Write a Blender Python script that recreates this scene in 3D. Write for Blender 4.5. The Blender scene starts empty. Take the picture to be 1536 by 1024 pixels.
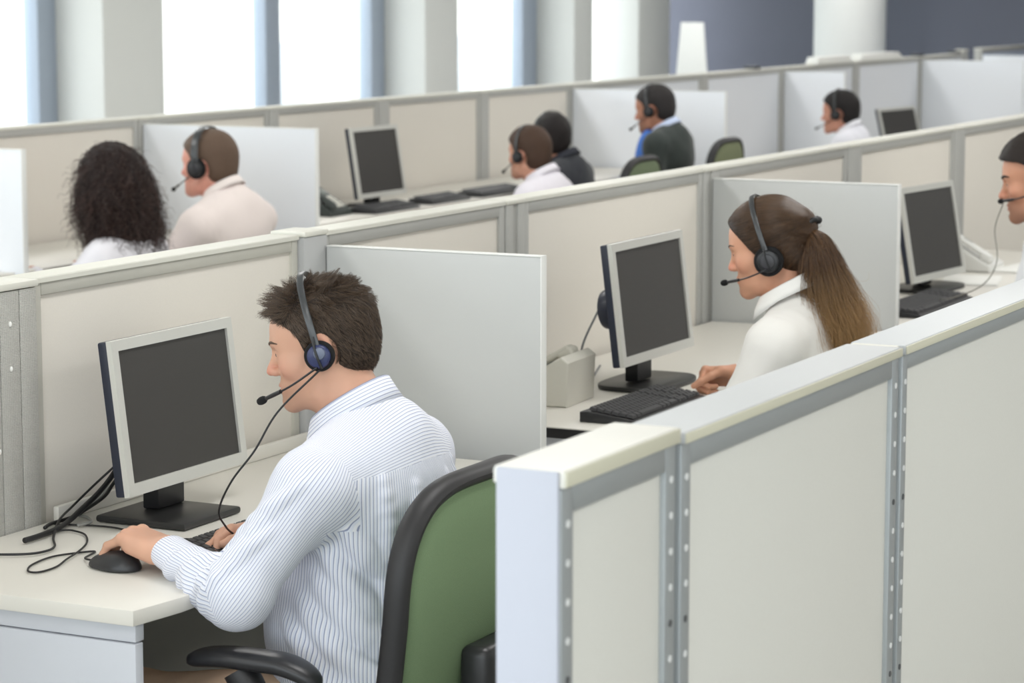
import bpy, bmesh, math, random
import numpy as np
from mathutils import Vector, Matrix

random.seed(7)
RNG = np.random.default_rng(7)
SC = bpy.context.scene
COL = SC.collection
PI = math.pi

# ------------------------------------------------------------------ materials
MATS = {}

def srgb(r, g, b):
    def f(c):
        c /= 255.0
        return c / 12.92 if c <= 0.04045 else ((c + 0.055) / 1.055) ** 2.4
    return (f(r), f(g), f(b), 1.0)

def mat(name, rgb, rough=0.5, metal=0.0, spec=0.5, sheen=0.0, noise=None, bump=None, coat=0.0, weave=None, sss=0.0):
    """noise=(scale, amount) mottles the colour, bump=(scale, strength, distance) a noise bump,
    weave=(scale, strength, distance) a crossed-thread bump."""
    if name in MATS:
        return MATS[name]
    m = bpy.data.materials.new(name)
    m.use_nodes = True
    nt = m.node_tree
    b = nt.nodes['Principled BSDF']
    c = srgb(*rgb)
    b.inputs['Base Color'].default_value = c
    b.inputs['Roughness'].default_value = rough
    b.inputs['Metallic'].default_value = metal
    b.inputs['Specular IOR Level'].default_value = spec
    b.inputs['Sheen Weight'].default_value = sheen
    b.inputs['Coat Weight'].default_value = coat
    if sss:
        b.inputs['Subsurface Weight'].default_value = sss
        b.inputs['Subsurface Radius'].default_value = (0.01, 0.004, 0.002)
        b.inputs['Subsurface Scale'].default_value = 0.4
    tc = nt.nodes.new('ShaderNodeTexCoord')
    if noise:
        n = nt.nodes.new('ShaderNodeTexNoise')
        n.inputs['Scale'].default_value = noise[0]
        n.inputs['Detail'].default_value = 4
        nt.links.new(tc.outputs['Object'], n.inputs['Vector'])
        mx = nt.nodes.new('ShaderNodeMix')
        mx.data_type = 'RGBA'
        a = noise[1]
        mx.inputs[6].default_value = tuple(max(0, v * (1 - a)) for v in c[:3]) + (1,)
        mx.inputs[7].default_value = tuple(min(1, v * (1 + a)) for v in c[:3]) + (1,)
        nt.links.new(n.outputs['Fac'], mx.inputs[0])
        nt.links.new(mx.outputs[2], b.inputs['Base Color'])
    src = None
    if bump:
        n = nt.nodes.new('ShaderNodeTexNoise')
        n.inputs['Scale'].default_value = bump[0]
        n.inputs['Detail'].default_value = 3
        nt.links.new(tc.outputs['Object'], n.inputs['Vector'])
        src = n.outputs['Fac']; st = bump[1]; di = bump[2]
    if weave:
        w = []
        for ax in ('X', 'Z'):
            q = nt.nodes.new('ShaderNodeTexWave')
            q.bands_direction = ax
            q.inputs['Scale'].default_value = weave[0]
            q.inputs['Distortion'].default_value = 1.2
            q.inputs['Detail'].default_value = 2
            nt.links.new(tc.outputs['Object'], q.inputs['Vector'])
            w.append(q)
        ad = nt.nodes.new('ShaderNodeMath'); ad.operation = 'MULTIPLY'
        nt.links.new(w[0].outputs['Fac'], ad.inputs[0]); nt.links.new(w[1].outputs['Fac'], ad.inputs[1])
        src = ad.outputs[0]; st = weave[1]; di = weave[2]
    if src is not None:
        bp = nt.nodes.new('ShaderNodeBump')
        bp.inputs['Strength'].default_value = st
        bp.inputs['Distance'].default_value = di
        nt.links.new(src, bp.inputs['Height'])
        nt.links.new(bp.outputs['Normal'], b.inputs['Normal'])
    MATS[name] = m
    return m

def mat_ribbed(name, rgb, scale, axis='X', rough=0.5, metal=0.0):
    if name in MATS:
        return MATS[name]
    m = mat(name, rgb, rough, metal)
    nt = m.node_tree; b = nt.nodes['Principled BSDF']
    tc = nt.nodes.new('ShaderNodeTexCoord')
    q = nt.nodes.new('ShaderNodeTexWave'); q.bands_direction = axis
    q.inputs['Scale'].default_value = scale
    nt.links.new(tc.outputs['Object'], q.inputs['Vector'])
    bp = nt.nodes.new('ShaderNodeBump'); bp.inputs['Strength'].default_value = 0.5; bp.inputs['Distance'].default_value = 0.002
    nt.links.new(q.outputs['Fac'], bp.inputs['Height']); nt.links.new(bp.outputs['Normal'], b.inputs['Normal'])
    return m

def mat_attr(name, attr, rough=0.5, spec=0.4, sss=0.0, bump=None):
    """base colour from a colour attribute stored on the mesh"""
    if name in MATS:
        return MATS[name]
    m = mat(name, (200, 160, 140), rough, spec=spec, bump=bump, sss=sss)
    nt = m.node_tree; b = nt.nodes['Principled BSDF']
    a = nt.nodes.new('ShaderNodeVertexColor'); a.layer_name = attr
    nt.links.new(a.outputs['Color'], b.inputs['Base Color'])
    return m

def mat_stripe(name, base, line, pitch, width, soft=(214, 221, 236)):
    """woven shirt cloth; the stripes follow the cloth's own UV map"""
    if name in MATS:
        return MATS[name]
    m = mat(name, base, 0.85, spec=0.2, sheen=0.15)
    nt = m.node_tree; b = nt.nodes['Principled BSDF']
    uv = nt.nodes.new('ShaderNodeUVMap'); uv.uv_map = 'cloth'
    sp = nt.nodes.new('ShaderNodeSeparateXYZ'); nt.links.new(uv.outputs['UV'], sp.inputs[0])
    dv = nt.nodes.new('ShaderNodeMath'); dv.operation = 'DIVIDE'; dv.inputs[1].default_value = pitch
    nt.links.new(sp.outputs['X'], dv.inputs[0])
    fr = nt.nodes.new('ShaderNodeMath'); fr.operation = 'FRACT'; nt.links.new(dv.outputs[0], fr.inputs[0])
    rp = nt.nodes.new('ShaderNodeValToRGB')
    el = rp.color_ramp.elements
    el[0].position = 0.0; el[0].color = srgb(*line)
    el[1].position = width; el[1].color = srgb(*base)
    e = el.new(width * 0.72); e.color = srgb(*line)
    e = el.new(0.55); e.color = srgb(*base)
    e = el.new(0.62); e.color = srgb(*soft)
    e = el.new(0.95); e.color = srgb(*soft)
    nt.links.new(fr.outputs[0], rp.inputs[0])
    nt.links.new(rp.outputs[0], b.inputs['Base Color'])
    return m

def mat_hair(name, dark, light, tip=None, rough=0.38):
    """strand colour varies from strand to strand and, with tip, along each strand"""
    if name in MATS:
        return MATS[name]
    m = mat(name, dark, rough, spec=0.5)
    nt = m.node_tree; b = nt.nodes['Principled BSDF']
    hi = nt.nodes.new('ShaderNodeHairInfo')
    mx = nt.nodes.new('ShaderNodeMix'); mx.data_type = 'RGBA'
    mx.inputs[6].default_value = srgb(*dark); mx.inputs[7].default_value = srgb(*light)
    nt.links.new(hi.outputs['Random'], mx.inputs[0])
    out = mx.outputs[2]
    if tip:
        rp = nt.nodes.new('ShaderNodeMapRange')
        rp.inputs[1].default_value = 0.3; rp.inputs[2].default_value = 1.0
        rp.inputs[3].default_value = 0.0; rp.inputs[4].default_value = 1.0
        nt.links.new(hi.outputs['Intercept'], rp.inputs[0])
        m2 = nt.nodes.new('ShaderNodeMix'); m2.data_type = 'RGBA'
        nt.links.new(rp.outputs[0], m2.inputs[0]); nt.links.new(out, m2.inputs[6])
        m2.inputs[7].default_value = srgb(*tip)
        out = m2.outputs[2]
    nt.links.new(out, b.inputs['Base Color'])
    return m

# ------------------------------------------------------------------ objects
ROOTM = {}          # root name -> inverse world matrix as numpy

def tag(o, label=None, cat=None, group=None, kind=None):
    if label: o['label'] = label
    if cat: o['category'] = cat
    if group: o['group'] = group
    if kind: o['kind'] = kind
    return o

def thing(name, label, cat, loc=(0, 0, 0), rotz=0.0, group=None):
    o = bpy.data.objects.new(name, None)
    o.empty_display_size = 0.1
    COL.objects.link(o)
    o.location = loc
    o.rotation_euler = (0, 0, rotz)
    M = Matrix.Translation(loc) @ Matrix.Rotation(rotz, 4, 'Z')
    ROOTM[o.name] = np.array(M.inverted())
    return tag(o, label, cat, group, 'thing')

def root_of(o):
    while o.parent is not None:
        o = o.parent
    return o

def to_root(V, parent):
    """world points -> the thing's own frame"""
    r = root_of(parent)
    if r.name not in ROOTM:
        return V
    M = ROOTM[r.name]
    return V @ M[:3, :3].T + M[:3, 3]

def mesh_obj(name, V, F, m, parent=None, smooth=True, world=True, midx=None):
    """one mesh object; V in world space when world, else already in the thing's frame"""
    V = np.asarray(V, float)
    if parent is not None and world:
        V = to_root(V, parent)
    me = bpy.data.meshes.new(name)
    me.from_pydata(V.tolist(), [], [tuple(int(i) for i in f) for f in F])
    for x in (m if isinstance(m, (list, tuple)) else [m]):
        me.materials.append(x)
    if midx is not None:
        me.polygons.foreach_set('material_index', np.asarray(midx, np.int32))
    me.polygons.foreach_set('use_smooth', np.full(len(me.polygons), bool(smooth)))
    me.update()
    o = bpy.data.objects.new(name, me)
    COL.objects.link(o)
    if parent is not None:
        o.parent = parent
    return o

class MB:
    """collects simple solids into one mesh (one part)"""
    def __init__(self):
        self.bm = bmesh.new()
        self.mi = 0
    def _take(self, t):
        me = bpy.data.meshes.new('tmp'); t.to_mesh(me); t.free()
        n = len(self.bm.faces)
        self.bm.from_mesh(me)
        bpy.data.meshes.remove(me)
        self.bm.faces.ensure_lookup_table()
        for f in self.bm.faces[n:]:
            f.material_index = self.mi
    def box(self, lo, hi, bev=0.0, seg=2, M=None):
        t = bmesh.new()
        bmesh.ops.create_cube(t, size=1.0)
        lo = Vector(lo); hi = Vector(hi)
        s = hi - lo; c = (hi + lo) / 2
        for v in t.verts:
            v.co = Vector((v.co.x * s.x, v.co.y * s.y, v.co.z * s.z)) + c
        if bev > 0:
            bmesh.ops.bevel(t, geom=list(t.edges), offset=min(bev, 0.45 * min(s)), segments=seg, affect='EDGES', profile=0.5)
        if M is not None:
            bmesh.ops.transform(t, matrix=M, verts=t.verts)
        self._take(t); return self
    def prism(self, pts, lo, hi, axis='Z', bev=0.0, seg=2, M=None):
        """extrude a 2-D outline along an axis; pts are the other two coordinates in order"""
        t = bmesh.new()
        def mk(p, h):
            return {'Z': (p[0], p[1], h), 'X': (h, p[0], p[1]), 'Y': (p[0], h, p[1])}[axis]
        a = [t.verts.new(mk(p, lo)) for p in pts]
        b = [t.verts.new(mk(p, hi)) for p in pts]
        n = len(pts)
        caps = [t.faces.new(a), t.faces.new(b)]
        for i in range(n):
            t.faces.new((a[i], a[(i + 1) % n], b[(i + 1) % n], b[i]))
        bmesh.ops.recalc_face_normals(t, faces=t.faces)
        if bev > 0:
            ed = set()
            for f in caps:
                ed.update(f.edges)
            bmesh.ops.bevel(t, geom=list(ed), offset=bev, segments=seg, affect='EDGES', profile=0.5)
        if M is not None:
            bmesh.ops.transform(t, matrix=M, verts=t.verts)
        self._take(t); return self
    def cyl(self, a, b, r, r2=None, n=24, bev=0.0):
        a = Vector(a); b = Vector(b); d = b - a
        t = bmesh.new()
        bmesh.ops.create_cone(t, cap_ends=True, segments=n, radius1=r, radius2=r if r2 is None else r2, depth=d.length)
        if bev > 0:
            ed = [e for e in t.edges if any(len(f.verts) > 4 for f in e.link_faces)]
            bmesh.ops.bevel(t, geom=ed, offset=bev, segments=2, affect='EDGES', profile=0.5)
        q = d.to_track_quat('Z', 'Y')
        bmesh.ops.transform(t, matrix=Matrix.Translation((a + b) / 2) @ q.to_matrix().to_4x4(), verts=t.verts)
        self._take(t); return self
    def ball(self, c, r, n=24, M=None):
        t = bmesh.new()
        bmesh.ops.create_uvsphere(t, u_segments=n, v_segments=max(8, n // 2), radius=1.0)
        r = r if isinstance(r, (tuple, list)) else (r, r, r)
        for v in t.verts:
            v.co = Vector((v.co.x * r[0], v.co.y * r[1], v.co.z * r[2])) + Vector(c)
        if M is not None:
            bmesh.ops.transform(t, matrix=M, verts=t.verts)
        self._take(t); return self
    def torus(self, c, R, r, axis='X', n=36, k=12):
        c = np.array(c, float)
        V = []; F = []
        for i in range(n):
            a = 2 * PI * i / n
            for j in range(k):
                b = 2 * PI * j / k
                p = ((R + r * math.cos(b)) * math.cos(a), (R + r * math.cos(b)) * math.sin(a), r * math.sin(b))
                p = {'Z': p, 'X': (p[2], p[0], p[1]), 'Y': (p[0], p[2], p[1])}[axis]
                V.append(c + p)
                F.append((i * k + j, ((i + 1) % n) * k + j, ((i + 1) % n) * k + (j + 1) % k, i * k + (j + 1) % k))
        return self.raw(V, F)
    def raw(self, V, F):
        n = len(self.bm.faces)
        vs = [self.bm.verts.new(tuple(v)) for v in V]
        for f in F:
            try:
                self.bm.faces.new([vs[i] for i in f])
            except ValueError:
                pass
        self.bm.faces.ensure_lookup_table()
        for f in self.bm.faces[n:]:
            f.material_index = self.mi
        return self
    def tube(self, pts, r, n=10, smooth_n=0, flat=None):
        V, F = tube_mesh(pts, r, n, smooth_n, flat)
        return self.raw(V, F)
    def build(self, name, m, parent=None, world=True, smooth=True, ang=35):
        bmesh.ops.recalc_face_normals(self.bm, faces=self.bm.faces)
        me = bpy.data.meshes.new(name)
        self.bm.to_mesh(me); self.bm.free()
        for x in (m if isinstance(m, (list, tuple)) else [m]):
            me.materials.append(x)
        o = bpy.data.objects.new(name, me)
        COL.objects.link(o)
        if parent is not None:
            o.parent = parent
            if world:
                r = root_of(parent)
                if r.name in ROOTM:
                    me.transform(Matrix(ROOTM[r.name].tolist()))
        if smooth:
            me.polygons.foreach_set('use_smooth', np.full(len(me.polygons), True))
            me.set_sharp_from_angle(angle=math.radians(ang))
        me.update()
        return o

def spline(pts, n):
    """Catmull-Rom through pts, n samples"""
    P = np.asarray(pts, float)
    if len(P) == 2:
        t = np.linspace(0, 1, n)[:, None]
        return P[0] * (1 - t) + P[1] * t
    Q = np.vstack([2 * P[0] - P[1], P, 2 * P[-1] - P[-2]])
    u = np.linspace(0, len(P) - 1, n)
    i = np.minimum(u.astype(int), len(P) - 2)
    t = (u - i)[:, None]
    a, b, c, d = Q[i], Q[i + 1], Q[i + 2], Q[i + 3]
    return 0.5 * (2 * b + (c - a) * t + (2 * a - 5 * b + 4 * c - d) * t ** 2 + (3 * b - a - 3 * c + d) * t ** 3)

def tube_mesh(pts, r, n=10, smooth_n=0, flat=None):
    """r a number or one per point; flat=(direction, width, thickness) gives a flat band section"""
    P = spline(pts, smooth_n) if smooth_n else np.asarray(pts, float)
    m = len(P)
    R = np.full(m, r) if np.isscalar(r) else np.interp(np.linspace(0, 1, m), np.linspace(0, 1, len(r)), r)
    T = np.gradient(P, axis=0); T /= np.linalg.norm(T, axis=1)[:, None] + 1e-12
    up = np.array([0, 0, 1.0]) if flat is None else np.asarray(flat[0], float)
    V = []; F = []
    N = None
    for i in range(m):
        if N is None or flat is not None:
            a = up if abs(T[i].dot(up)) < 0.95 else np.array([1.0, 0, 0])
            N = np.cross(T[i], a)
        else:
            N = N - T[i] * N.dot(T[i])
        N = N / (np.linalg.norm(N) + 1e-12)
        B = np.cross(T[i], N)
        for j in range(n):
            t = 2 * PI * j / n
            if flat is None:
                V.append(P[i] + R[i] * (math.cos(t) * N + math.sin(t) * B))
            else:
                c, s = math.cos(t), math.sin(t)
                c = math.copysign(abs(c) ** 0.6, c); s = math.copysign(abs(s) ** 0.6, s)
                V.append(P[i] + flat[2] * R[i] * c * N + flat[1] * R[i] * s * B)
    for i in range(m - 1):
        for j in range(n):
            F.append((i * n + j, i * n + (j + 1) % n, (i + 1) * n + (j + 1) % n, (i + 1) * n + j))
    F.append(tuple(range(n))[::-1]); F.append(tuple((m - 1) * n + j for j in range(n)))
    return V, F

def strands(name, P, radius, m, parent, taper=0.3):
    """P: S x K x 3 world points -> one hair-curves object"""
    P = np.asarray(P, np.float32)
    S, K = P.shape[:2]
    W = to_root(P.reshape(-1, 3).astype(float), parent).astype(np.float32)
    cu = bpy.data.hair_curves.new(name)
    cu.add_curves([K] * S)
    cu.attributes['position'].data.foreach_set('vector', W.ravel())
    rad = np.linspace(1, taper, K)[None, :] * np.full((S, 1), radius)
    a = cu.attributes.get('radius') or cu.attributes.new('radius', 'FLOAT', 'POINT')
    a.data.foreach_set('value', rad.astype(np.float32).ravel())
    cu.materials.append(m)
    o = bpy.data.objects.new(name, cu)
    COL.objects.link(o)
    o.parent = parent
    return o
# ------------------------------------------------------------------ sculpting with distance fields
# limbs, heads, hands and cloth are smooth blends of tapered capsules and ellipsoids,
# meshed as ONE continuous surface by surface nets.
class Sculpt:
    def __init__(self):
        self.ops = []
    def _add(self, op, k, lo, hi, fn):
        self.ops.append((op, k, np.asarray(lo, float), np.asarray(hi, float), fn))
        return self
    def cone(self, a, b, ra, rb, k=0.02, op='u'):
        a = np.asarray(a, float); b = np.asarray(b, float)
        ab = b - a; L2 = ab.dot(ab) + 1e-12; L = math.sqrt(L2)
        def fn(P):
            ap = P - a
            t = ap @ ab / L2
            # slanted taper: shift the foot point by the cone's slope
            q = np.sqrt(np.maximum((ap ** 2).sum(1) - t * t * L2, 0))
            sl = (ra - rb) / L
            t2 = np.clip(t + q * sl / L, 0, 1)
            d = np.sqrt(np.maximum(q ** 2 + ((t - t2) * L) ** 2, 0))
            return d - (ra + (rb - ra) * t2)
        r = max(ra, rb)
        return self._add(op, k, np.minimum(a, b) - r, np.maximum(a, b) + r, fn)
    def chain(self, pts, rads, k=0.02, op='u'):
        for i in range(len(pts) - 1):
            self.cone(pts[i], pts[i + 1], rads[i], rads[i + 1], k, op)
        return self
    def ell(self, c, r, R=None, k=0.02, op='u'):
        c = np.asarray(c, float); r = np.asarray(r, float)
        R = np.eye(3) if R is None else np.asarray(R, float)
        def fn(P):
            q = (P - c) @ R
            k0 = np.sqrt(((q / r) ** 2).sum(1))
            k1 = np.sqrt(((q / r ** 2) ** 2).sum(1)) + 1e-9
            return np.where(k0 < 1e-6, -r.min(), k0 * (k0 - 1) / k1)
        m = r.max()
        return self._add(op, k, c - m, c + m, fn)
    def disp(self, lo, hi, fn):
        return self._add('d', 0, lo, hi, fn)
    def cut(self, lo, hi, fn, k=0.0):
        """intersect with fn<0"""
        return self._add('i', k, lo, hi, fn)
    def eval(self, P):
        if len(P) > 6000:
            c = np.floor((P - P.min(0)) / .07).astype(int)
            key = (c[:, 0] * 512 + c[:, 1]) * 512 + c[:, 2]
            od = np.argsort(key, kind='stable'); sk = key[od]
            cut = np.concatenate([[0], np.flatnonzero(np.diff(sk)) + 1, [len(sk)]])
            D = np.empty(len(P)); a = 0
            for b in cut[1:]:
                if b - a > 700 or b == len(sk):
                    i = od[a:b]; D[i] = self._eval(P[i]); a = b
            return D
        return self._eval(P)
    def _eval(self, P):
        D = np.full(len(P), 1.0)
        if not len(P):
            return D
        plo = P.min(0); phi = P.max(0)
        for op, k, lo, hi, fn in self.ops:
            mg = 0.035 + k
            if (plo > hi + mg).any() or (phi < lo - mg).any():
                continue
            m = np.all((P > lo - mg) & (P < hi + mg), axis=1)
            if not m.any():
                continue
            d = fn(P[m]); a = D[m]
            if op == 'u':
                if k > 0:
                    h = np.maximum(k - np.abs(a - d), 0) / k
                    D[m] = np.minimum(a, d) - h * h * k * 0.25
                else:
                    D[m] = np.minimum(a, d)
            elif op == 's':
                d = -d
                if k > 0:
                    h = np.maximum(k - np.abs(a - d), 0) / k
                    D[m] = np.maximum(a, d) + h * h * k * 0.25
                else:
                    D[m] = np.maximum(a, d)
            elif op == 'i':
                if k > 0:
                    h = np.maximum(k - np.abs(a - d), 0) / k
                    D[m] = np.maximum(a, d) + h * h * k * 0.25
                else:
                    D[m] = np.maximum(a, d)
            elif op == 'd':
                D[m] = a + d
        return D
    def grad(self, P, e=0.0008):
        G = np.zeros_like(P)
        for i in range(3):
            o = np.zeros(3); o[i] = e
            G[:, i] = self.eval(P + o) - self.eval(P - o)
        return G / (2 * e)
    def bounds(self):
        u = [o for o in self.ops if o[0] == 'u']
        return np.min([o[2] for o in u], 0) - 0.02, np.max([o[3] for o in u], 0) + 0.02
    def mesh(self, h, project=True, lo=None, hi=None):
        l, u = self.bounds()
        lo = l if lo is None else np.asarray(lo, float); hi = u if hi is None else np.asarray(hi, float)
        B = 4; cs = B * h
        n = np.ceil((hi - lo) / cs).astype(int)
        gx, gy, gz = np.meshgrid(*[np.arange(k + 1) for k in n], indexing='ij')
        P = lo + np.stack([gx, gy, gz], -1).reshape(-1, 3) * cs
        D = self.eval(P).reshape(n[0] + 1, n[1] + 1, n[2] + 1)
        mn = np.full(tuple(n), 9.0); mx = np.full(tuple(n), -9.0)
        for i in (0, 1):
            for j in (0, 1):
                for k in (0, 1):
                    s = D[i:i + n[0], j:j + n[1], k:k + n[2]]
                    mn = np.minimum(mn, s); mx = np.maximum(mx, s)
        act = (mn < 1.2 * cs) & (mx > -1.2 * cs)
        bl = np.argwhere(act)
        r = np.arange(B + 1)
        off = np.stack(np.meshgrid(r, r, r, indexing='ij'), -1).reshape(-1, 3)
        d = np.empty((len(bl), (B + 1) ** 3))
        CH = 4000
        for s in range(0, len(bl), CH):
            b = bl[s:s + CH]
            Q = lo + ((b * B)[:, None, :] + off[None]).reshape(-1, 3) * h
            d[s:s + CH] = self.eval(Q).reshape(len(b), -1)
        d = d.reshape(-1, B + 1, B + 1, B + 1)
        neg = d < 0
        cnt = np.zeros((len(bl), B, B, B), int)
        for i in (0, 1):
            for j in (0, 1):
                for k in (0, 1):
                    cnt += neg[:, i:i + B, j:j + B, k:k + B]
        A = np.argwhere((cnt > 0) & (cnt < 8))
        bi = A[:, 0]; cell = A[:, 1:]
        G = bl[bi] * B + cell                       # global cell index
        c8 = {}
        for i in (0, 1):
            for j in (0, 1):
                for k in (0, 1):
                    c8[i, j, k] = d[bi, cell[:, 0] + i, cell[:, 1] + j, cell[:, 2] + k]
        acc = np.zeros((len(A), 3)); num = np.zeros(len(A))
        for ax in range(3):
            for i in (0, 1):
                for j in (0, 1):
                    p = [0, 0, 0]; o = [x for x in range(3) if x != ax]
                    p[o[0]] = i; p[o[1]] = j
                    q = list(p); q[ax] = 1
                    a = c8[tuple(p)]; b = c8[tuple(q)]
                    m = (a < 0) != (b < 0)
                    t = np.where(m, a / np.where(m, a - b, 1), 0)
                    pos = np.tile(np.array(p, float), (len(A), 1)); pos[:, ax] = t
                    acc[m] += pos[m]; num[m] += 1
        V = lo + (G + acc / num[:, None]) * h
        N = n * B + 2
        key = (G[:, 0] * N[1] + G[:, 1]) * N[2] + G[:, 2]
        od = np.argsort(key); sk = key[od]
        def find(g):
            kk = (g[:, 0] * N[1] + g[:, 1]) * N[2] + g[:, 2]
            i = np.searchsorted(sk, kk); i = np.minimum(i, len(sk) - 1)
            return np.where(sk[i] == kk, od[i], -1)
        F = []
        for ax in range(3):
            q = [0, 0, 0]; q[ax] = 1
            a = c8[0, 0, 0]; b = c8[tuple(q)]
            m = (a < 0) != (b < 0)
            g = G[m]; u_, v_ = (ax + 1) % 3, (ax + 2) % 3
            eu = np.zeros(3, int); eu[u_] = 1
            ev = np.zeros(3, int); ev[v_] = 1
            f = np.stack([find(g), find(g - eu), find(g - eu - ev), find(g - ev)], 1)
            fl = (a[m] < 0)
            f[~fl] = f[~fl][:, ::-1]
            F.append(f[(f >= 0).all(1)])
        F = np.vstack(F)
        if project:
            for _ in range(2):
                g = self.grad(V); dd = self.eval(V)
                st = dd / np.maximum((g ** 2).sum(1), 0.25)
                st = np.clip(st, -h, h)
                V = V - g * st[:, None]
        return V, F
    def surf(self, p, dr, far=0.4):
        """first surface point met from far outside towards p along -dr"""
        p = np.asarray(p, float); dr = np.asarray(dr, float); dr = dr / np.linalg.norm(dr)
        t = np.linspace(far, -0.05, 400)
        D = self.eval(p + t[:, None] * dr)
        i = np.argmax(D < 0)
        return p + t[i] * dr

def fast_mesh(name, V, F, m, parent, smooth=True, midx=None):
    """quads from Sculpt.mesh as one mesh object (V in world space)"""
    V = to_root(V, parent) if parent is not None else V
    me = bpy.data.meshes.new(name)
    n = len(F)
    me.vertices.add(len(V)); me.vertices.foreach_set('co', V.astype(np.float32).ravel())
    me.loops.add(n * 4); me.loops.foreach_set('vertex_index', F.astype(np.int32).ravel())
    me.polygons.add(n)
    me.polygons.foreach_set('loop_start', np.arange(0, n * 4, 4, dtype=np.int32))
    try:
        me.polygons.foreach_set('loop_total', np.full(n, 4, np.int32))
    except Exception:
        pass
    for x in (m if isinstance(m, (list, tuple)) else [m]):
        me.materials.append(x)
    me.polygons.foreach_set('use_smooth', np.full(n, smooth))
    if midx is not None:
        me.polygons.foreach_set('material_index', np.asarray(midx, np.int32))
    me.update(calc_edges=True)
    me.validate()
    o = bpy.data.objects.new(name, me)
    COL.objects.link(o)
    if parent is not None:
        o.parent = parent
    return o

def set_uv(o, U):
    """U: faces x 4 x 2"""
    l = o.data.uv_layers.new(name='cloth')
    l.data.foreach_set('uv', np.asarray(U, np.float32).ravel())

def set_col(o, name, C):
    a = o.data.color_attributes.new(name, 'FLOAT_COLOR', 'POINT')
    C4 = np.ones((len(C), 4), np.float32); C4[:, :3] = C
    a.data.foreach_set('color', C4.ravel())

def noise3(P, f, seed=0):
    """cheap smooth noise from sines"""
    r = np.random.default_rng(seed)
    s = np.zeros(len(P))
    for i in range(6):
        w = r.normal(size=3) * f * (0.6 + 0.25 * i)
        s += np.sin(P @ w + r.uniform(0, 6.28)) / (1 + 0.4 * i)
    return s / 3.0

def rot(rx=0, ry=0, rz=0):
    """degrees; X then Y then Z"""
    return np.array(Matrix.Rotation(math.radians(rz), 3, 'Z') @ Matrix.Rotation(math.radians(ry), 3, 'Y') @ Matrix.Rotation(math.radians(rx), 3, 'X'))

class Frame:
    def __init__(self, o, R=None, s=1.0):
        self.o = np.asarray(o, float); self.R = np.eye(3) if R is None else R; self.s = s
    def __call__(self, p):
        return self.o + self.s * (np.asarray(p, float) @ self.R.T)
    def inv(self, P):
        return (P - self.o) @ self.R / self.s
    def d(self, v):
        return np.asarray(v, float) @ self.R.T
# ------------------------------------------------------------------ people
def sculpt_head(S, f, p):
    """f: Frame at mid-skull; local +Y forward, +Z up, -X the person's left"""
    R = f.R; s = f.s
    E = lambda c, r, R2=None, k=0.02, op='u': S.ell(f(c), np.array(r) * s, R if R2 is None else R @ R2, k * s, op)
    Cn = lambda a, b, ra, rb, k=0.02, op='u': S.cone(f(a), f(b), ra * s, rb * s, k * s, op)
    jw = p.get('jaw', 1.0)
    E((0, -.014, .036), (.076, .097, .083), k=0)
    E((0, .038, .032), (.064, .056, .062), k=.03)
    E((0, .040, -.030), (.058, .050, .066), k=.03)
    for x in (-1, 1):
        E((x * .046, .052, -.028), (.020, .026, .020), k=.025)
        Cn((x * .058, -.004, -.055), (x * .050 * jw, .016, -.084), .015, .013, .03)
        Cn((x * .050 * jw, .016, -.084), (x * .014 * jw, .078, -.105), .013, .013, .025)
        Cn((x * .014, .086, .019), (x * .042, .074, .022), .009, .008, .018)
    E((0, .045, -.085), (.045, .040, .028), k=.03)
    E((0, .081, -.102), (.020 * jw, .015, .015), k=.02)
    E((0, .069, -.070), (.031, .027, .026), k=.022)
    # nose
    nl = p.get('nose', 1.0)
    Cn((0, .086, .008), (0, .096 + .012 * nl, -.026), .0075, .0085, .014)
    E((0, .099 + .012 * nl, -.0345), (.0092, .0100, .0085), k=.008)
    for x in (-1, 1):
        E((x * .0105, .096 + .004 * nl, -.037), (.0066, .010, .0075), k=.007)
        E((x * .0065, .103 + .005 * nl, -.0435), (.0028, .005, .003), k=.003, op='s')
        # eye sockets, then lids around each eyeball
        E((x * .032, .097, .001), (.017, .014, .011), k=.012, op='s')
        E((x * .031, .0745, .000), (.0135, .0135, .0125), k=.006)
        E((x * .031, .0885, -.0012), (.0098, .007, .0030), k=.002, op='s')
    # lips
    E((0, .0935, -.0640), (.019, .0075, .0048), k=.006)
    E((0, .0915, -.0745), (.017, .0080, .0058), k=.006)
    E((0, .1000, -.0690), (.021, .0085, .0013), k=.003, op='s')
    E((0, .0985, -.0860), (.014, .006, .004), k=.008, op='s')
    # ears
    for x in ((-1, 1) if p.get('ears', True) else ()):
        Re = rot(10, 0, x * -18)
        E((x * .080, -.016, -.004), (.0070, .022, .034), Re, k=.008)
        E((x * .087, -.013, .000), (.0045, .013, .021), Re, k=.004, op='s')
        E((x * .077, .000, -.032), (.006, .008, .010), Re, k=.006)

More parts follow.
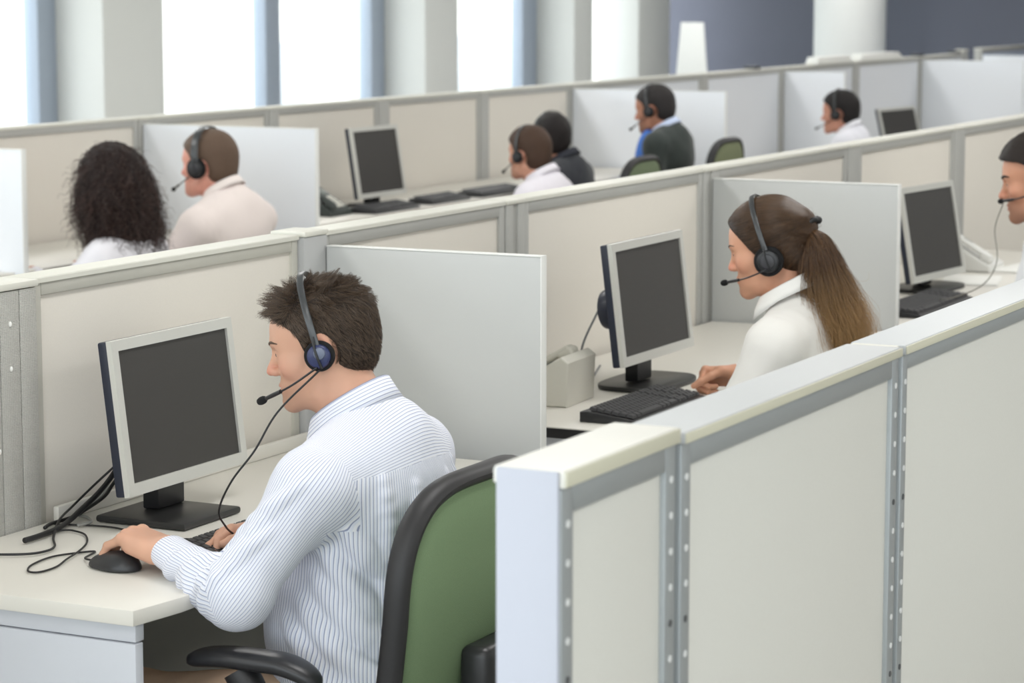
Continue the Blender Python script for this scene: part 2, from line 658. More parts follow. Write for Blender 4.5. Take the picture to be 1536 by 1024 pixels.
def paint_head(V, f, p):
    """skin colours that stay with the skin: lips, ears, shaved cheeks, brows"""
    L = f.inv(V)
    base = np.array(srgb(*p.get('skin', (214, 168, 140)))[:3])
    C = np.tile(base, (len(V), 1))
    C *= (1 + 0.05 * noise3(L, 60, 3))[:, None]
    def blend(w, rgb):
        nonlocal C
        w = np.clip(w, 0, 1)[:, None]
        C = C * (1 - w) + np.array(srgb(*rgb)[:3]) * w
    d = lambda c, r: np.sqrt((((L - np.array(c)) / np.array(r)) ** 2).sum(1))
    for x in (-1, 1):
        blend(0.35 * np.clip(1.4 - d((x * .045, .065, -.03), (.022, .03, .022)), 0, 1), p.get('flush', (214, 140, 122)))
        blend(0.6 * np.clip(1.6 - d((x * .082, -.010, -.006), (.010, .02, .03)), 0, 1), p.get('flush', (214, 140, 122)))
    blend(0.55 * np.clip(1.7 - d((0, .11, -.036), (.014, .014, .014)), 0, 1), p.get('flush', (214, 140, 122)))
    if p.get('beard', 0):
        w = np.clip(1.5 - d((0, .06, -.095), (.06, .05, .04)), 0, 1) * p['beard']
        blend(w, p.get('beard_rgb', (128, 104, 90)))
    blend(0.8 * np.clip(1.5 - d((0, .096, -.0690), (.021, .012, .0085)), 0, 1), p.get('lip', (188, 112, 100)))
    return np.clip(C, 0, 1)

def sculpt_hand(S, w, fwd, nrm, side, curl, spread=1.0, s=1.0, thumb=(0.75, 0.62, -0.25), tcurl=0.25, arm=None):
    """w wrist, fwd towards the fingers, nrm out of the back of the hand, side +1 when the thumb lies along cross(fwd, nrm)"""
    fwd = np.asarray(fwd, float); fwd /= np.linalg.norm(fwd)
    nrm = np.asarray(nrm, float); nrm -= fwd * nrm.dot(fwd); nrm /= np.linalg.norm(nrm)
    lat = np.cross(fwd, nrm) * side
    T = lambda a, b, c: w + s * (a * fwd + b * lat + c * nrm)
    base = [(.088, .026), (.092, .007), (.088, -.012), (.079, -.030)]
    lens = [(.043, .026, .021), (.047, .029, .022), (.043, .027, .021), (.034, .020, .019)]
    rad = [(.0095, .0083, .0075), (.0098, .0085, .0076), (.0092, .0080, .0072), (.0082, .0072, .0065)]
    if arm is not None:
        S.cone(arm, T(-.01, 0, -.002), .032 * s, .026 * s, .01)
    S.ell(T(.004, .003, -.002), np.array((.022, .028, .018)) * s, np.stack([fwd, lat, nrm], 1), .012)
    for i, (a, b) in enumerate(base):
        S.cone(T(.006, b * .62, -.001), T(a, b, -.001), .0150 * s, .0108 * s, .014)
    S.ell(T(.045, 0, -.006), np.array((.045, .034, .013)) * s, np.stack([fwd, lat, nrm], 1), .012)
    S.cone(T(.014, .020, -.008), T(.046, .036, -.010), .0165 * s, .0130 * s, .014)
    S.cone(T(.012, -.022, -.008), T(.058, -.030, -.008), .0145 * s, .0110 * s, .012)
    tips = []
    for i, (a, b) in enumerate(base):
        p = T(a, b, -.001)
        ang = 0.0
        sp = (0.14, 0.03, -0.07, -0.20)[i] * spread
        for j in range(3):
            ang += math.radians(curl[i][j])
            dr = math.cos(ang) * (fwd * math.cos(sp) + lat * math.sin(sp)) - math.sin(ang) * nrm
            q = p + dr * lens[i][j] * s
            S.cone(p, q, rad[i][j] * s * 1.04, (rad[i][j + 1] if j < 2 else rad[i][2] * .88) * s, .004)
            if j == 0:
                S.ell(p + nrm * .002 * s, np.array((.011, .010, .0095)) * s, np.stack([fwd, lat, nrm], 1), .006)
            p = q
        tips.append((q, dr))
    p = T(.044, .034, -.010)
    t = np.array(thumb, float); t /= np.linalg.norm(t)
    dr = t[0] * fwd + t[1] * lat + t[2] * nrm
    for j, (ln, r0, r1) in enumerate(((.040, .0125, .0105), (.032, .0105, .0095), (.022, .0098, .0080))):
        q = p + dr * ln * s
        S.cone(p, q, r0 * s, r1 * s, .006)
        p = q
        dr = dr - lat * tcurl * (1 if j < 2 else 0.6) + fwd * tcurl * 0.2
        dr /= np.linalg.norm(dr)
    tips.append((q, dr))
    return tips

SK = dict(  # seated at a keyboard, relative to mid-skull: x right, y forward, z up
    neck=(0, -.105, -.105), sl=(-.180, -.085, -.200), sr=(.180, -.085, -.200),
    el=(-.285, .035, -.425), er=(.285, .020, -.42), wl=(-.155, .240, -.345), wr=(.10, .215, -.345),
    chest=(0, -.095, -.33), belly=(0, -.080, -.52), pelvis=(0, -.115, -.60),
    hl=(-.095, -.10, -.605), hr=(.095, -.10, -.605), kl=(-.15, .34, -.595), kr=(.15, .34, -.595),
    al=(-.15, .30, -1.03), ar=(.15, .30, -1.03))

def skeleton(head, yaw=0.0, build=1.0, **over):
    j = dict(SK); j.update(over)
    R = rot(0, 0, yaw)
    out = {}
    for k, v in j.items():
        v = np.array(v, float); v[0] *= build
        out[k] = np.asarray(head) + R @ v
    out['R'] = R
    return out

def torso_sculpt(S, J, g, k=0.05, fem=False, sleeve=None):
    """g: how far outside the body the surface lies (cloth)"""
    R = J['R']
    c, b, pv, nk = J['chest'], J['belly'], J['pelvis'], J['neck']
    wd = abs((J['sr'] - J['sl']) @ R[:, 0]) / 0.36
    S.ell(c + R @ np.array((0, .005, .02)), (np.array((.150 * wd, .100, .185)) + g), R, 0)
    S.ell(b, (np.array((.140 * wd, .108, .165)) + g * 1.25), R, k)
    S.ell(pv, (np.array((.160 * wd, .118, .115)) + g), R, k)
    S.ell(c + R @ np.array((0, -.040, .085)), (np.array((.135 * wd, .068, .115)) + g), R, k)
    if fem:
        for x in (-1, 1):
            S.ell(c + R @ np.array((x * .065, .085, .0)), np.array((.055, .055, .058)) + g, R, k)
    mid = (J['sl'] + J['sr']) / 2
    for s in (J['sl'], J['sr']):
        ins = s + (mid - s) * 0.18
        S.cone(ins, mid + R @ np.array((0, -.01, .025)), .050 + g, .056 + g, k)
        S.cone(s + (nk - s) * 0.15, nk + R @ np.array((0, -.010, -.050)), .044 + g, .046 + g, k)

def arm_sculpt(S, sh, el, wr, r, k=0.03, up=True):
    S.cone(sh, el, r[0], r[1], k)
    S.cone(el, wr, r[1], r[2], k * 0.6)

def person(label, group, head, yaw_head=0.0, pitch=0.0, roll=0.0, scale=1.0, yaw=0.0, look=None, h=0.004, build=1.0, joints=None,
           hands=None, neck_r=.056, legs=True, female=False):
    """the body as one continuous surface; returns the pieces the clothes need"""
    look = look or {}
    joints = joints or {}
    J = skeleton(head, yaw, build, **joints)
    f = Frame(head, rot(-pitch, roll, yaw + yaw_head), scale)
    base = J['pelvis'].copy(); base[2] = 0.0
    root = thing('person', label, 'person', tuple(base), 0.0, group)
    S = Sculpt()
    sculpt_head(S, f, look)
    nk = J['neck']
    S.cone(f((0, -.022, -.055)), nk + J['R'] @ np.array((0, .030, -.012)), neck_r * .98, neck_r * .94, .03)
    S.cone(f((0, .010, -.075)), nk + J['R'] @ np.array((0, .035, -.035)), neck_r * .72, neck_r * .8, .03)
    torso_sculpt(S, J, 0.0, .05, female)
    for a in ('l', 'r'):
        arm_sculpt(S, J['s' + a], J['e' + a], J['w' + a], (.050, .040, .027), .04)
    tips = {}
    if hands is None:
        hands = {}
    for a in ('l', 'r'):
        hd = hands.get(a)
        if hd is None:
            hd = dict(fwd=J['R'] @ np.array((0.15 if a == 'l' else -0.3, 1, -.1)), nrm=(0, 0, 1), curl=[(25, 30, 20)] * 4)
        tips[a] = sculpt_hand(S, J['w' + a], hd['fwd'], hd['nrm'], 1 if a == 'l' else -1, hd['curl'], hd.get('spread', 1.0), hd.get('s', 1.0) * scale,
                              hd.get('thumb', (0.75, 0.62, -0.25)), hd.get('tcurl', .25))
    if legs:
        for a in ('l', 'r'):
            S.cone(J['h' + a], J['k' + a], .078, .052, .05)
            S.cone(J['k' + a], J['a' + a], .050, .036, .02)
            S.cone(J['a' + a] + np.array((0, 0, -.035)), J['a' + a] + J['R'] @ np.array((0, .16, -.055)), .034, .026, .02)
    V, F = S.mesh(h)
    body = fast_mesh('body', V, F, mat_attr('skin', 'skin', .5, .35, sss=0.08), root)
    set_col(body, 'skin', paint_head(V, f, look))
    # eyes under the lids
    for x in (-1, 1):
        m = MB()
        m.ball((0, 0, 0), .0118 * scale, 20)
        m.mi = 1
        n = f.R @ np.array((0, 1, 0))
        m.cyl((n * .0095 * scale), (n * .0121 * scale), .0056 * scale, .0040 * scale, 18)
        c = f((x * .031, .0755, -.0005))
        bmesh.ops.translate(m.bm, verts=m.bm.verts, vec=Vector(c))
        m.build('eye', [mat('eye_white', (226, 220, 214), .2), mat('iris', (58, 46, 38), .15)], root)
    return dict(root=root, S=S, f=f, J=J, tips=tips, body=body)

def brows(pp, rgb, thick=1.0):
    f = pp['f']
    m = MB()
    for x in (-1, 1):
        pts = []
        for t in np.linspace(0, 1, 9):
            p = np.array((x * (.010 + .044 * t), .1 - .03 * t, .018 + .007 * math.sin(t * 2.6)))
            q = pp['S'].surf(f(p), f.d((x * .8 * t, 1, 0.12)), .05)
            pts.append(q)
        m.tube(pts, [.0012 * thick, .0026 * thick, .0026 * thick, .0010 * thick], 8, 14)
    for x in (-1, 1):
        l = MB(); pts = []
        for t in np.linspace(-1, 1, 9):
            p = np.array((x * (.0315 + .0115 * t), .1, .0028 - .0035 * t * t))
            q = pp['S'].surf(f(p), f.d((x * .5 * max(t, 0), 1, .1)), .05)
            pts.append(q + f.d((x * .001 * t, .0012, 0)))
        l.tube(pts, [.0007, .0016, .0020, .0022, .0012], 8, 16)
        l.build('eyelashes', mat('lash', (30, 24, 22), .7), pp['root'])
    return m.build('eyebrows', mat('brow_%d' % rgb[0], rgb, .7), pp['root'])

# ---------- hair
def scalp_field(f, t_top, t_side, hair_line, lump=0.0, seed=1, nape=-.075):
    """returns a Sculpt of the mass of hair on a skull; hair_line(L) < 0 where hair grows"""
    S = Sculpt()
    s = f.s; R = f.R
    S.ell(f((0, -.016, .037)), np.array((.0775 + t_side, .100 + (t_side + t_top) / 2, .085 + t_top)) * s, R, 0)
    S.ell(f((0, .030, .035)), np.array((.067 + t_side, .060 + t_top * .6, .065 + t_top)) * s, R, .03 * s)
    S.ell(f((0, -.060, -.025)), np.array((.056 + t_side * .6, .044 + t_side, .055)) * s, R, .04 * s)
    lo, hi = S.bounds()
    if lump:
        S.disp(lo, hi, lambda P: lump * noise3(f.inv(P), 150, seed))
    S.cut(lo, hi, lambda P: hair_line(f.inv(P)) * s, .006 * s)
    return S

def male_line(L, front=.088, top=.052, side=.030, nape=-.096):
    """signed field, negative where short hair grows: above the forehead line, behind the temples, round the ears"""
    x, y, z = L[:, 0], L[:, 1], L[:, 2]
    # the front limit (how far forward hair reaches) depends on height
    lim = np.interp(z, [-.11, -.07, -.045, -.02, .0, .02, .04, .062, .075, .10, .14],
                    [-.058, -.042, -.034, .012, .022, .026, .034, .062, front, front + .03, front + .06])
    a = (y - lim) * 0.75
    b = (nape - z) * 0.9
    ear = 0.034 - np.sqrt((y + .015) ** 2 * 1.1 + (z + .013) ** 2)
    ear = np.where(np.abs(x) > .05, ear, -1)
    return np.maximum(np.maximum(a, b), ear)

def sample_surface(V, F, n, rng, weight=None):
    a, b, c, d = (V[F[:, i]] for i in range(4))
    N = np.cross(c - a, d - b); A = np.linalg.norm(N, axis=1)
    w = A * (1 if weight is None else weight((a + b + c + d) / 4))
    i = rng.choice(len(F), n, p=w / w.sum())
    u, v = rng.random((2, n, 1))
    P = a[i] * (1 - u) * (1 - v) + b[i] * u * (1 - v) + c[i] * u * v + d[i] * (1 - u) * v
    return P, N[i] / (A[i][:, None] + 1e-12)

def short_hair(pp, dark, light, n, comb, length, t_top=.016, t_side=.006, lump=.002, h=.003, line=male_line, radius=.00022, K=6, tip=None, droop=0.0, name_key='a', seed=5, hug=None, clump=0):
    """a cap of hair and, on top of it, the loose strands; comb(L) -> direction, length(L) -> metres, in head space"""
    f = pp['f']; root = pp['root']
    HS = scalp_field(f, t_top, t_side, line, lump)
    V, F = HS.mesh(h)
    cap = fast_mesh('hair', V, F, mat('hair_cap_' + name_key, dark, .55, spec=.3, noise=(260, .35), bump=(420, .8, .004)), root)
    pp['cap'] = (HS, V, F)
    if n:
        rng = np.random.default_rng(seed)
        P, N = sample_surface(V, F, n, rng)
        L = f.inv(P); Nl = N @ f.R
        keep = line(L) < -.0015
        P, L, Nl = P[keep], L[keep], Nl[keep]
        D = comb(L, Nl)
        D = D + rng.normal(0, .11, D.shape)
        # tufts: neighbours share a lean
        T = np.stack([noise3(L, 120, 20 + i) for i in range(3)], 1)
        D = D + 0.38 * T
        D /= np.linalg.norm(D, axis=1)[:, None]
        ln = length(L) * rng.uniform(.6, 1.15, len(L))
        t = np.linspace(0, 1, K)
        pts = (L - Nl * .002)[:, None, :] + D[:, None, :] * (ln[:, None] * t[None])[..., None]
        # keep the strand on the head: press towards the surface along its length
        pts = pts + Nl[:, None, :] * (0.12 * ln[:, None] * t[None] * (1 - 0.8 * t[None]))[..., None]
        pts[:, :, 2] -= droop * (t[None] ** 2) * ln[:, None]
        if clump:                                   # locks: neighbouring strands draw together towards their tips
            ci = rng.choice(len(L), max(4, len(L) // clump), replace=False)
            near = np.empty(len(L), int)
            for a in range(0, len(L), 2000):
                near[a:a + 2000] = ((L[a:a + 2000, None] - L[ci][None]) ** 2).sum(-1).argmin(1)
            cp = pts[ci][near]
            tw = np.clip((L[:, 2] - .06) / .04, 0, 1)
            wgt = ((.45 + .38 * tw)[:, None] * t[None] ** 1.1)[:, :, None]
            pts = pts * (1 - wgt) + (cp + rng.normal(0, .0008, (len(L), 1, 3))) * wgt
        W = f(pts.reshape(-1, 3))
        if hug:                                     # sides and back lie close; the top may stand up
            top = np.clip((L[:, 2] - .06) / .04, 0, 1)
            mx = np.repeat(hug * (.2 + rng.random(len(L))) * (1 + 6 * top), K).reshape(-1, K) * (.25 + .75 * t[None])
            mx = mx.ravel()
            for _ in range(2):
                d = HS.eval(W); g = HS.grad(W)
                nn = np.maximum(np.linalg.norm(g, axis=1), .3)
                ok = (d < .5) & ((d > mx) | (d < .0))
                W[ok] -= (g / nn[:, None] * ((d - np.clip(d, .0003, mx)))[:, None])[ok]
        W = W.reshape(pts.shape)
        strands('hair_strands', W, radius, mat_hair('hair_' + name_key, dark, light, tip), cap)
    return cap

# ---------- clothes
def cloth_part(name, V, F, faces, m, parent, uv=None):
    """the chosen faces of a cloth surface as a mesh of its own"""
    Fs = F[faces]
    ids, inv = np.unique(Fs, return_inverse=True)
    o = fast_mesh(name, V[ids], inv.reshape(-1, 4), m, parent)
    if uv is not None:
        set_uv(o, uv[faces])
    return o

def limb_uv(V, F, a, b, ref, r):
    """arc round the limb (u) and distance along it (v), per face corner, without a tear at the seam"""
    a = np.asarray(a, float); b = np.asarray(b, float)
    t = (b - a) / np.linalg.norm(b - a)
    e1 = ref - t * np.dot(ref, t); e1 = e1 / np.linalg.norm(e1)
    e2 = np.cross(t, e1)
    q = V - a
    th = np.arctan2(q @ e2, q @ e1); v = q @ t
    T = th[F]
    T = T[:, :1] + (T - T[:, :1] + PI) % (2 * PI) - PI
    return np.stack([T * r, v[F]], -1)

def collar_mesh(c, R, rx, ry, tilt, stand, fall, flare, th=.0025, gap=34, n=64, spread=0.0):
    """a shirt collar: stand and fall; returns the loft, open at the front by gap degrees each side"""
    Rt = R @ rot(-tilt, 0, 0)
    prof = [(0.0, -stand, 0), (0.002, -stand * .4, 0), (0.003, 0.0, 0), (.006, .004, 0), (.010, .001, 0), (.010 + flare * .45, -fall * .5, 1), (.010 + flare, -fall, 1)]
    back = [(p[0] + (th if i > 3 else -th) * (-1 if i > 3 else 1) * 0.8, p[1] - (th if 2 <= i <= 4 else 0), p[2]) for i, p in enumerate(prof)]
    prof = prof + back[::-1]
    V = []; F = []
    A = np.linspace(math.radians(gap), math.radians(360 - gap), n)
    for a in A:
        fr = max(0, math.cos(a))          # 1 towards the front
        for o, z, w in prof:
            if w:                         # the fall hangs from the fold
                p = Rt @ np.array(((rx + .010) * math.sin(a), (ry + .010) * math.cos(a), .001))
                q = np.array(((o - .010) * math.sin(a), (o - .010) * math.cos(a) + .012 * fr, z * (1 + .55 * fr)))
                V.append(np.asarray(c) + p + .5 * (R @ q) + .5 * (Rt @ q))
            else:
                V.append(np.asarray(c) + Rt @ np.array(((rx + o) * math.sin(a), (ry + o) * math.cos(a), z)))
    k = len(prof)
    for i in range(n - 1):
        for j in range(k):
            F.append((i * k + j, (i + 1) * k + j, (i + 1) * k + (j + 1) % k, i * k + (j + 1) % k))
    F.append(tuple(range(k))); F.append(tuple((n - 1) * k + j for j in range(k))[::-1])
    uv = []
    for i in range(n):
        for j, (o, z, w) in enumerate(prof):
            uv.append(((z + .1 + o) * 1.5, A[i] * (rx + ry) / 2))
    return np.array(V), F, np.array(uv)

def simple_clothes(pp, rgb, key, g=.016, h=.006, collar=None, jacket=None, sleeve=(.064, .054, .036), stripes=None, trousers=(70, 70, 78), female=False, tie=None):
    """shirt (or jacket) with sleeves, collar and trousers for a seated person"""
    J = pp['J']; root = pp['root']; R = J['R']
    S = Sculpt()
    torso_sculpt(S, J, g, .05, female)
    n_t = len(S.ops)
    for a in ('l', 'r'):
        w = J['w' + a] + (J['e' + a] - J['w' + a]) * .12
        arm_sculpt(S, J['s' + a], J['e' + a], w, sleeve, .035)
    lo, hi = S.bounds()
    S.disp(lo, hi, lambda P: .0022 * noise3(P, 38, 11) + .0012 * noise3(P, 85, 12))
    nkc = J['neck'] + R @ np.array((0, .045, .035))
    S.ell(nkc, np.array((.058, .070, .055)), R @ rot(-30, 0, 0), .012, 's')
    V, F = S.mesh(h)
    m = mat('cloth_' + key, rgb, .85, spec=.2, sheen=.2, bump=(500, .1, .001))
    C = V[F].mean(1)
    isl = sleeve_split(S, n_t, J, C)
    for n_, a in ():
        sh, el, wr = J['s' + a], J['e' + a], J['w' + a]
        out = (sh - (J['sl'] + J['sr']) / 2); out /= np.linalg.norm(out)
        ds = np.minimum(seg_dist(C, sh, el), seg_dist(C, el, wr))
        isl[((C - sh) @ out > -.018 + .12 * np.clip((sh[2] - C[:, 2]), -.05, .2)) & (ds < sleeve[0] + .03)] = n_
        isl[(seg_dist(C, el, wr) < sleeve[1] + .012) & ((C - sh) @ (el - sh) > .55 * ((el - sh) @ (el - sh)))] = n_
    shirt = cloth_part('jacket' if jacket else 'shirt', V, F, isl == 0, m, root)
    for n_ in (1, 2):
        if (isl == n_).any():
            cloth_part('sleeve', V, F, isl == n_, m, shirt)
    if collar is not None:
        cv, cf, cu = collar_mesh(J['neck'] + R @ np.array((0, .042, .022)), R, .062, .074, 30, .03, .034, .018)
        mesh_obj('collar', cv, cf, mat('cloth_' + key + '_collar', collar, .85, spec=.2), shirt)
    if trousers is not None:
        T = Sculpt()
        T.ell(J['pelvis'] + np.array((0, 0, -.01)), np.array((.175, .130, .112)) * 1.0, R, 0)
        for a in ('l', 'r'):
            T.cone(J['h' + a], J['k' + a], .092, .068, .05)
            T.cone(J['k' + a], J['a' + a], .066, .056, .03)
        lo, hi = T.bounds()
        T.disp(lo, hi, lambda P: .0025 * noise3(P, 45, 21))
        V, F = T.mesh(max(h, .007))
        fast_mesh('trousers', V, F, mat('trousers_%d_%d_%d' % trousers, trousers, .9, spec=.15, bump=(500, .1, .001)), root)
        for a in ('l', 'r'):
            T = Sculpt()
            an = J['a' + a]
            T.cone(an + np.array((0, -.03, -.045)), an + R @ np.array((0, .17, -.058)), .040, .033, 0)
            lo = an + np.array((-.3, -.3, -.30)); hi = an + np.array((.3, .4, .1))
            T.cut(lo, hi, lambda P: .004 - P[:, 2])
            V, F = T.mesh(.008)
            fast_mesh('shoe', V, F, mat('shoe', (28, 26, 26), .4), root)
    return S, shirt

def sleeve_split(S, n_t, J, C):
    """0 body, 1 left sleeve, 2 right sleeve: whichever solid a face lies on, with an armhole at the shoulder"""
    T = Sculpt(); T.ops = S.ops[:n_t]
    dt = T.eval(C)
    n_a = [o for o in S.ops[n_t:] if o[0] == 'u']
    part = np.zeros(len(C), int)
    R = J['R']; mid = (J['sl'] + J['sr']) / 2
    for n_, a, sg in ((1, 'l', -1), (2, 'r', 1)):
        A = Sculpt(); A.ops = [o for o in n_a if ((o[2] + o[3]) / 2 - mid) @ R[:, 0] * sg > .05]
        da = A.eval(C)
        sh = J['s' + a]
        lat = (C - sh) @ R[:, 0] * sg
        dn = sh[2] - C[:, 2]
        arm = seg_dist(C, sh, J['e' + a])
        m = (da < dt - .002) & (lat > -.045) & ((lat > -.03 - .25 * np.clip(dn, 0, .1)) | (dn > .10))
        m |= (lat > -.022 - .012 * np.clip(dn / .06, -1, 1)) & (dn < .06) & (arm < .11)
        part[m] = n_
    return part

def seg_dist(P, a, b):
    ab = b - a
    t = np.clip((P - a) @ ab / ab.dot(ab), 0, 1)
    return np.linalg.norm(P - a - t[:, None] * ab, axis=1)

# ---------- headset
def headset(pp, label, group=None, cup_r=.031, band_w=.007, blue=False, lift=.030, lean=.0, boom_end=(-.030, .135, -.085), cup=(-.100, -.004, -.012),
            cable=None, both=True, cable_rgb=(22, 22, 24)):
    f = pp['f']; s = f.s
    c0 = f((0, 0, 0))
    root = thing('headset', label, 'headset', tuple(f((0, -.02, -.03))), 0.0, group)
    plast = mat('headset_plastic', (34, 35, 38), .35)
    foam = mat('headset_foam', (18, 18, 20), .9, bump=(900, .3, .001))
    top = .125 + lift
    pts = []
    for t in np.linspace(0, 1, 25):
        a = PI * (1 - t)
        pts.append(f((-cup[0] * math.cos(a) * 1.0, cup[1] + lean * math.sin(a) + .006 * math.sin(a), cup[2] + .02 + (top - cup[2] - .02) * math.sin(a) ** .8)))
    m = MB()
    m.tube(pts, 1.0, 12, 40, flat=(f.d((0, 1, 0)), band_w * s, .0022 * s))
    m.build('headband', mat('headband', (58, 60, 62), .3, spec=.6), root)
    sides = (-1, 1) if both else (-1,)
    for x in sides:
        cc = np.array((cup[0] * -x, cup[1], cup[2])) if x == 1 else np.array(cup)
        ax = f.d((x, 0, 0)) * s
        C = f(cc)
        m = MB()
        m.cyl(C - ax * .020, C - ax * .003, cup_r * .96 * s, cup_r * s, 36, .004 * s)
        o = m.build('ear_cushion', foam, root)
        m = MB()
        m.cyl(C - ax * .004, C + ax * .006, cup_r * .80 * s, cup_r * .70 * s, 36, .003 * s)
        e = m.build('ear_cup', mat('cup_blue', (44, 52, 92), .35) if blue else plast, root)
        m = MB()
        if blue:
            m.cyl(C + ax * .005 + f.d((0, -.004, .006)) * s, C + ax * .010 + f.d((0, -.004, .006)) * s, cup_r * .40 * s, cup_r * .36 * s, 28, .002 * s)
            m.build('cup_badge', mat('cup_grey', (104, 112, 132), .4), e)
        else:
            m.cyl(C + ax * .005, C + ax * .0085, cup_r * .50 * s, cup_r * .46 * s, 28, .0015 * s)
            m.build('cup_badge', mat('cup_dark', (58, 58, 62), .4), e)
        m = MB()
        m.tube([C + f.d((0, .002, .040)) * s, C + f.d((0, .003, .020)) * s + ax * .008, C + f.d((0, .000, -.005)) * s + ax * .011, C + f.d((0, -.003, -.024)) * s + ax * .007],
               .0026 * s, 10, 24)
        m.build('yoke', plast, root)
    C = f(cup)
    b0 = C + f.d((-.006, .006, -.020)) * s
    be = f(boom_end)
    mid = (b0 + be) / 2 + f.d((-.012, .0, -.004)) * s
    q = spline([b0, mid, be], 30)
    m = MB(); m.tube(q[:22], .0022 * s, 10)
    m.build('boom', plast, root)
    m = MB()
    m.tube(q[20:], [.0042 * s, .0046 * s, .0040 * s], 12)
    dr = q[-1] - q[-3]; dr /= np.linalg.norm(dr)
    m.build('boom_grip', plast, root)
    m = MB()
    m.tube([be - dr * .002, be + dr * .004, be + dr * .012, be + dr * .019, be + dr * .022], [.004 * s, .0078 * s, .0085 * s, .0065 * s, .002 * s], 16, 12)
    m.build('microphone', foam, root)
    if cable is not None:
        m = MB(); m.tube(cable, .0019, 8, 60)
        m.build('cable', mat('cable_%d' % cable_rgb[0], cable_rgb, .45), root)
    return root
# ------------------------------------------------------------------ furniture
def M_fabric():  return mat('panel_fabric', (221, 216, 207), .95, spec=.15, noise=(420, .035), weave=(190, .3, .0006))
def M_fabric2(): return mat('panel_fabric_pale', (222, 222, 216), .95, spec=.15, noise=(300, .025), weave=(190, .3, .0006))
def M_rail():    return mat('rail_grey', (178, 178, 174), .5, .25)
def M_railrib(): return mat_ribbed('rail_ribbed', (196, 194, 184), 160, 'X', .6)
def M_alu():     return mat('rail_alloy', (168, 173, 175), .42, .45)
def M_cap():     return mat('cap_cream', (216, 215, 205), .45)
def M_lam():     return mat('laminate_grey', (194, 196, 195), .5, noise=(6, .012))
def M_lamw():    return mat('laminate_white', (200, 203, 210), .45)
def M_desk():    return mat('desk_top', (222, 219, 211), .42, noise=(5, .01))
def M_blk():     return mat('black_plastic', (26, 26, 28), .42)
def M_weavegrey(): return mat('grey_weave', (196, 195, 189), .9, spec=.15, noise=(500, .22), weave=(105, .9, .0018))

def cubicle_panel(x0, x1, y0, y1, top, label, group, rail='grey', cap=True, holes=False, bottom=.02, fab=None, inset=.008, rail_w=.030, cap_h=.011, end_cap=False, cap_rgb=None):
    """freestanding screen panel running along X; y0 is the face towards the photographer"""
    t = thing('cubicle_panel', label, 'partition', ((x0 + x1) / 2, (y0 + y1) / 2, 0), 0, group)
    rm = {'grey': M_rail(), 'alloy': M_alu(), 'ribbed': M_railrib()}[rail]
    fb = fab or M_fabric()
    zt = top - cap_h
    m = MB(); m.box((x0 + rail_w * .6, y0 + inset, bottom + .08), (x1 - rail_w * .6, y1 - inset, zt - rail_w * .6), .003)
    m.build('fabric', fb, t)
    for s in (0, 1):
        a = x0 if s == 0 else x1 - rail_w
        m = MB(); m.box((a, y0, bottom), (a + rail_w, y1, zt), .003)
        ms = [rm]
        if holes:
            ms = [rm, mat('slot_light_paint', (236, 238, 238), .35), mat('slot_dark', (84, 86, 88), .6)]  # pale discs paint in the light seen through the rail holes
            z = zt - .045; k = 0
            while z > .1:
                m.mi = 2 if k % 6 == 4 else 1
                m.cyl((a + rail_w * .5, y0 + .0005, z), (a + rail_w * .5, y0 - .0012, z), .0048, n=14)
                z -= .047; k += 1
            m.mi = 0
        m.build('side_rail', ms, t)
    m = MB()
    m.box((x0 + rail_w, y0, zt - rail_w), (x1 - rail_w, y1, zt), .003)
    m.build('top_rail', rm, t)
    m = MB(); m.box((x0 + rail_w, y0 + .003, bottom), (x1 - rail_w, y1 - .003, bottom + .085), .003)
    m.build('kick_plate', M_rail(), t)
    if cap:
        m = MB()
        w = .004
        m.prism([(y0 - w, zt), (y1 + w, zt), (y1 + w, zt + cap_h * .8), (y1 + w - .002, zt + cap_h), (y0 - w + .002, zt + cap_h), (y0 - w, zt + cap_h * .8)], x0, x1, 'X', .001)
        if cap_rgb:
            tc = m.build('top_cap', mat('cap_top_' + cap_rgb, (192, 195, 197) if cap_rgb == 'grey' else (232, 231, 224), .4), t)
            m = MB(); m.box((x0 + .001, y0 - w - .0025, zt + .0005), (x1 - .001, y0 - w - .0002, zt + cap_h - .001), .0008)
            m.build('front_lip', mat('lip_cream', (214, 212, 192), .45), tc)
        else:
            m.build('top_cap', M_cap(), t)
    if end_cap:
        m = MB(); m.box((x0 - .006, y0 + .002, bottom), (x0, y1 - .002, zt + cap_h), .002)
        m.build('end_plate', mat('end_plate_blue', (186, 190, 202), .5), t)
    for x in (x0 + .1, x1 - .1):
        m = MB(); m.cyl((x, (y0 + y1) / 2, 0), (x, (y0 + y1) / 2, bottom + .005), .018, n=16)
        m.build('levelling_foot', M_blk(), t)
    return t

def panel_post(x0, x1, y0, y1, top, label, group, m=None, capped=True, groove=False):
    t = thing('panel_post', label, 'post', ((x0 + x1) / 2, (y0 + y1) / 2, 0), 0, group)
    b = MB()
    if groove:
        w = (x1 - x0)
        b.box((x0, y0, 0), (x0 + w * .36, y1, top - .012), .003)
        b.box((x0 + w * .36, y0 + .006, 0), (x0 + w * .64, y1 - .006, top - .012), 0)
        b.box((x0 + w * .64, y0, 0), (x1, y1, top - .012), .003)
    else:
        b.box((x0, y0, 0), (x1, y1, top - .012), .004)
    b.build('post_body', m or M_rail(), t)
    b = MB(); b.box((x0 - .001, y0 - .003, top - .012), (x1 + .001, y1 + .003, top), .003)
    b.build('post_cap', M_cap(), t)
    return t

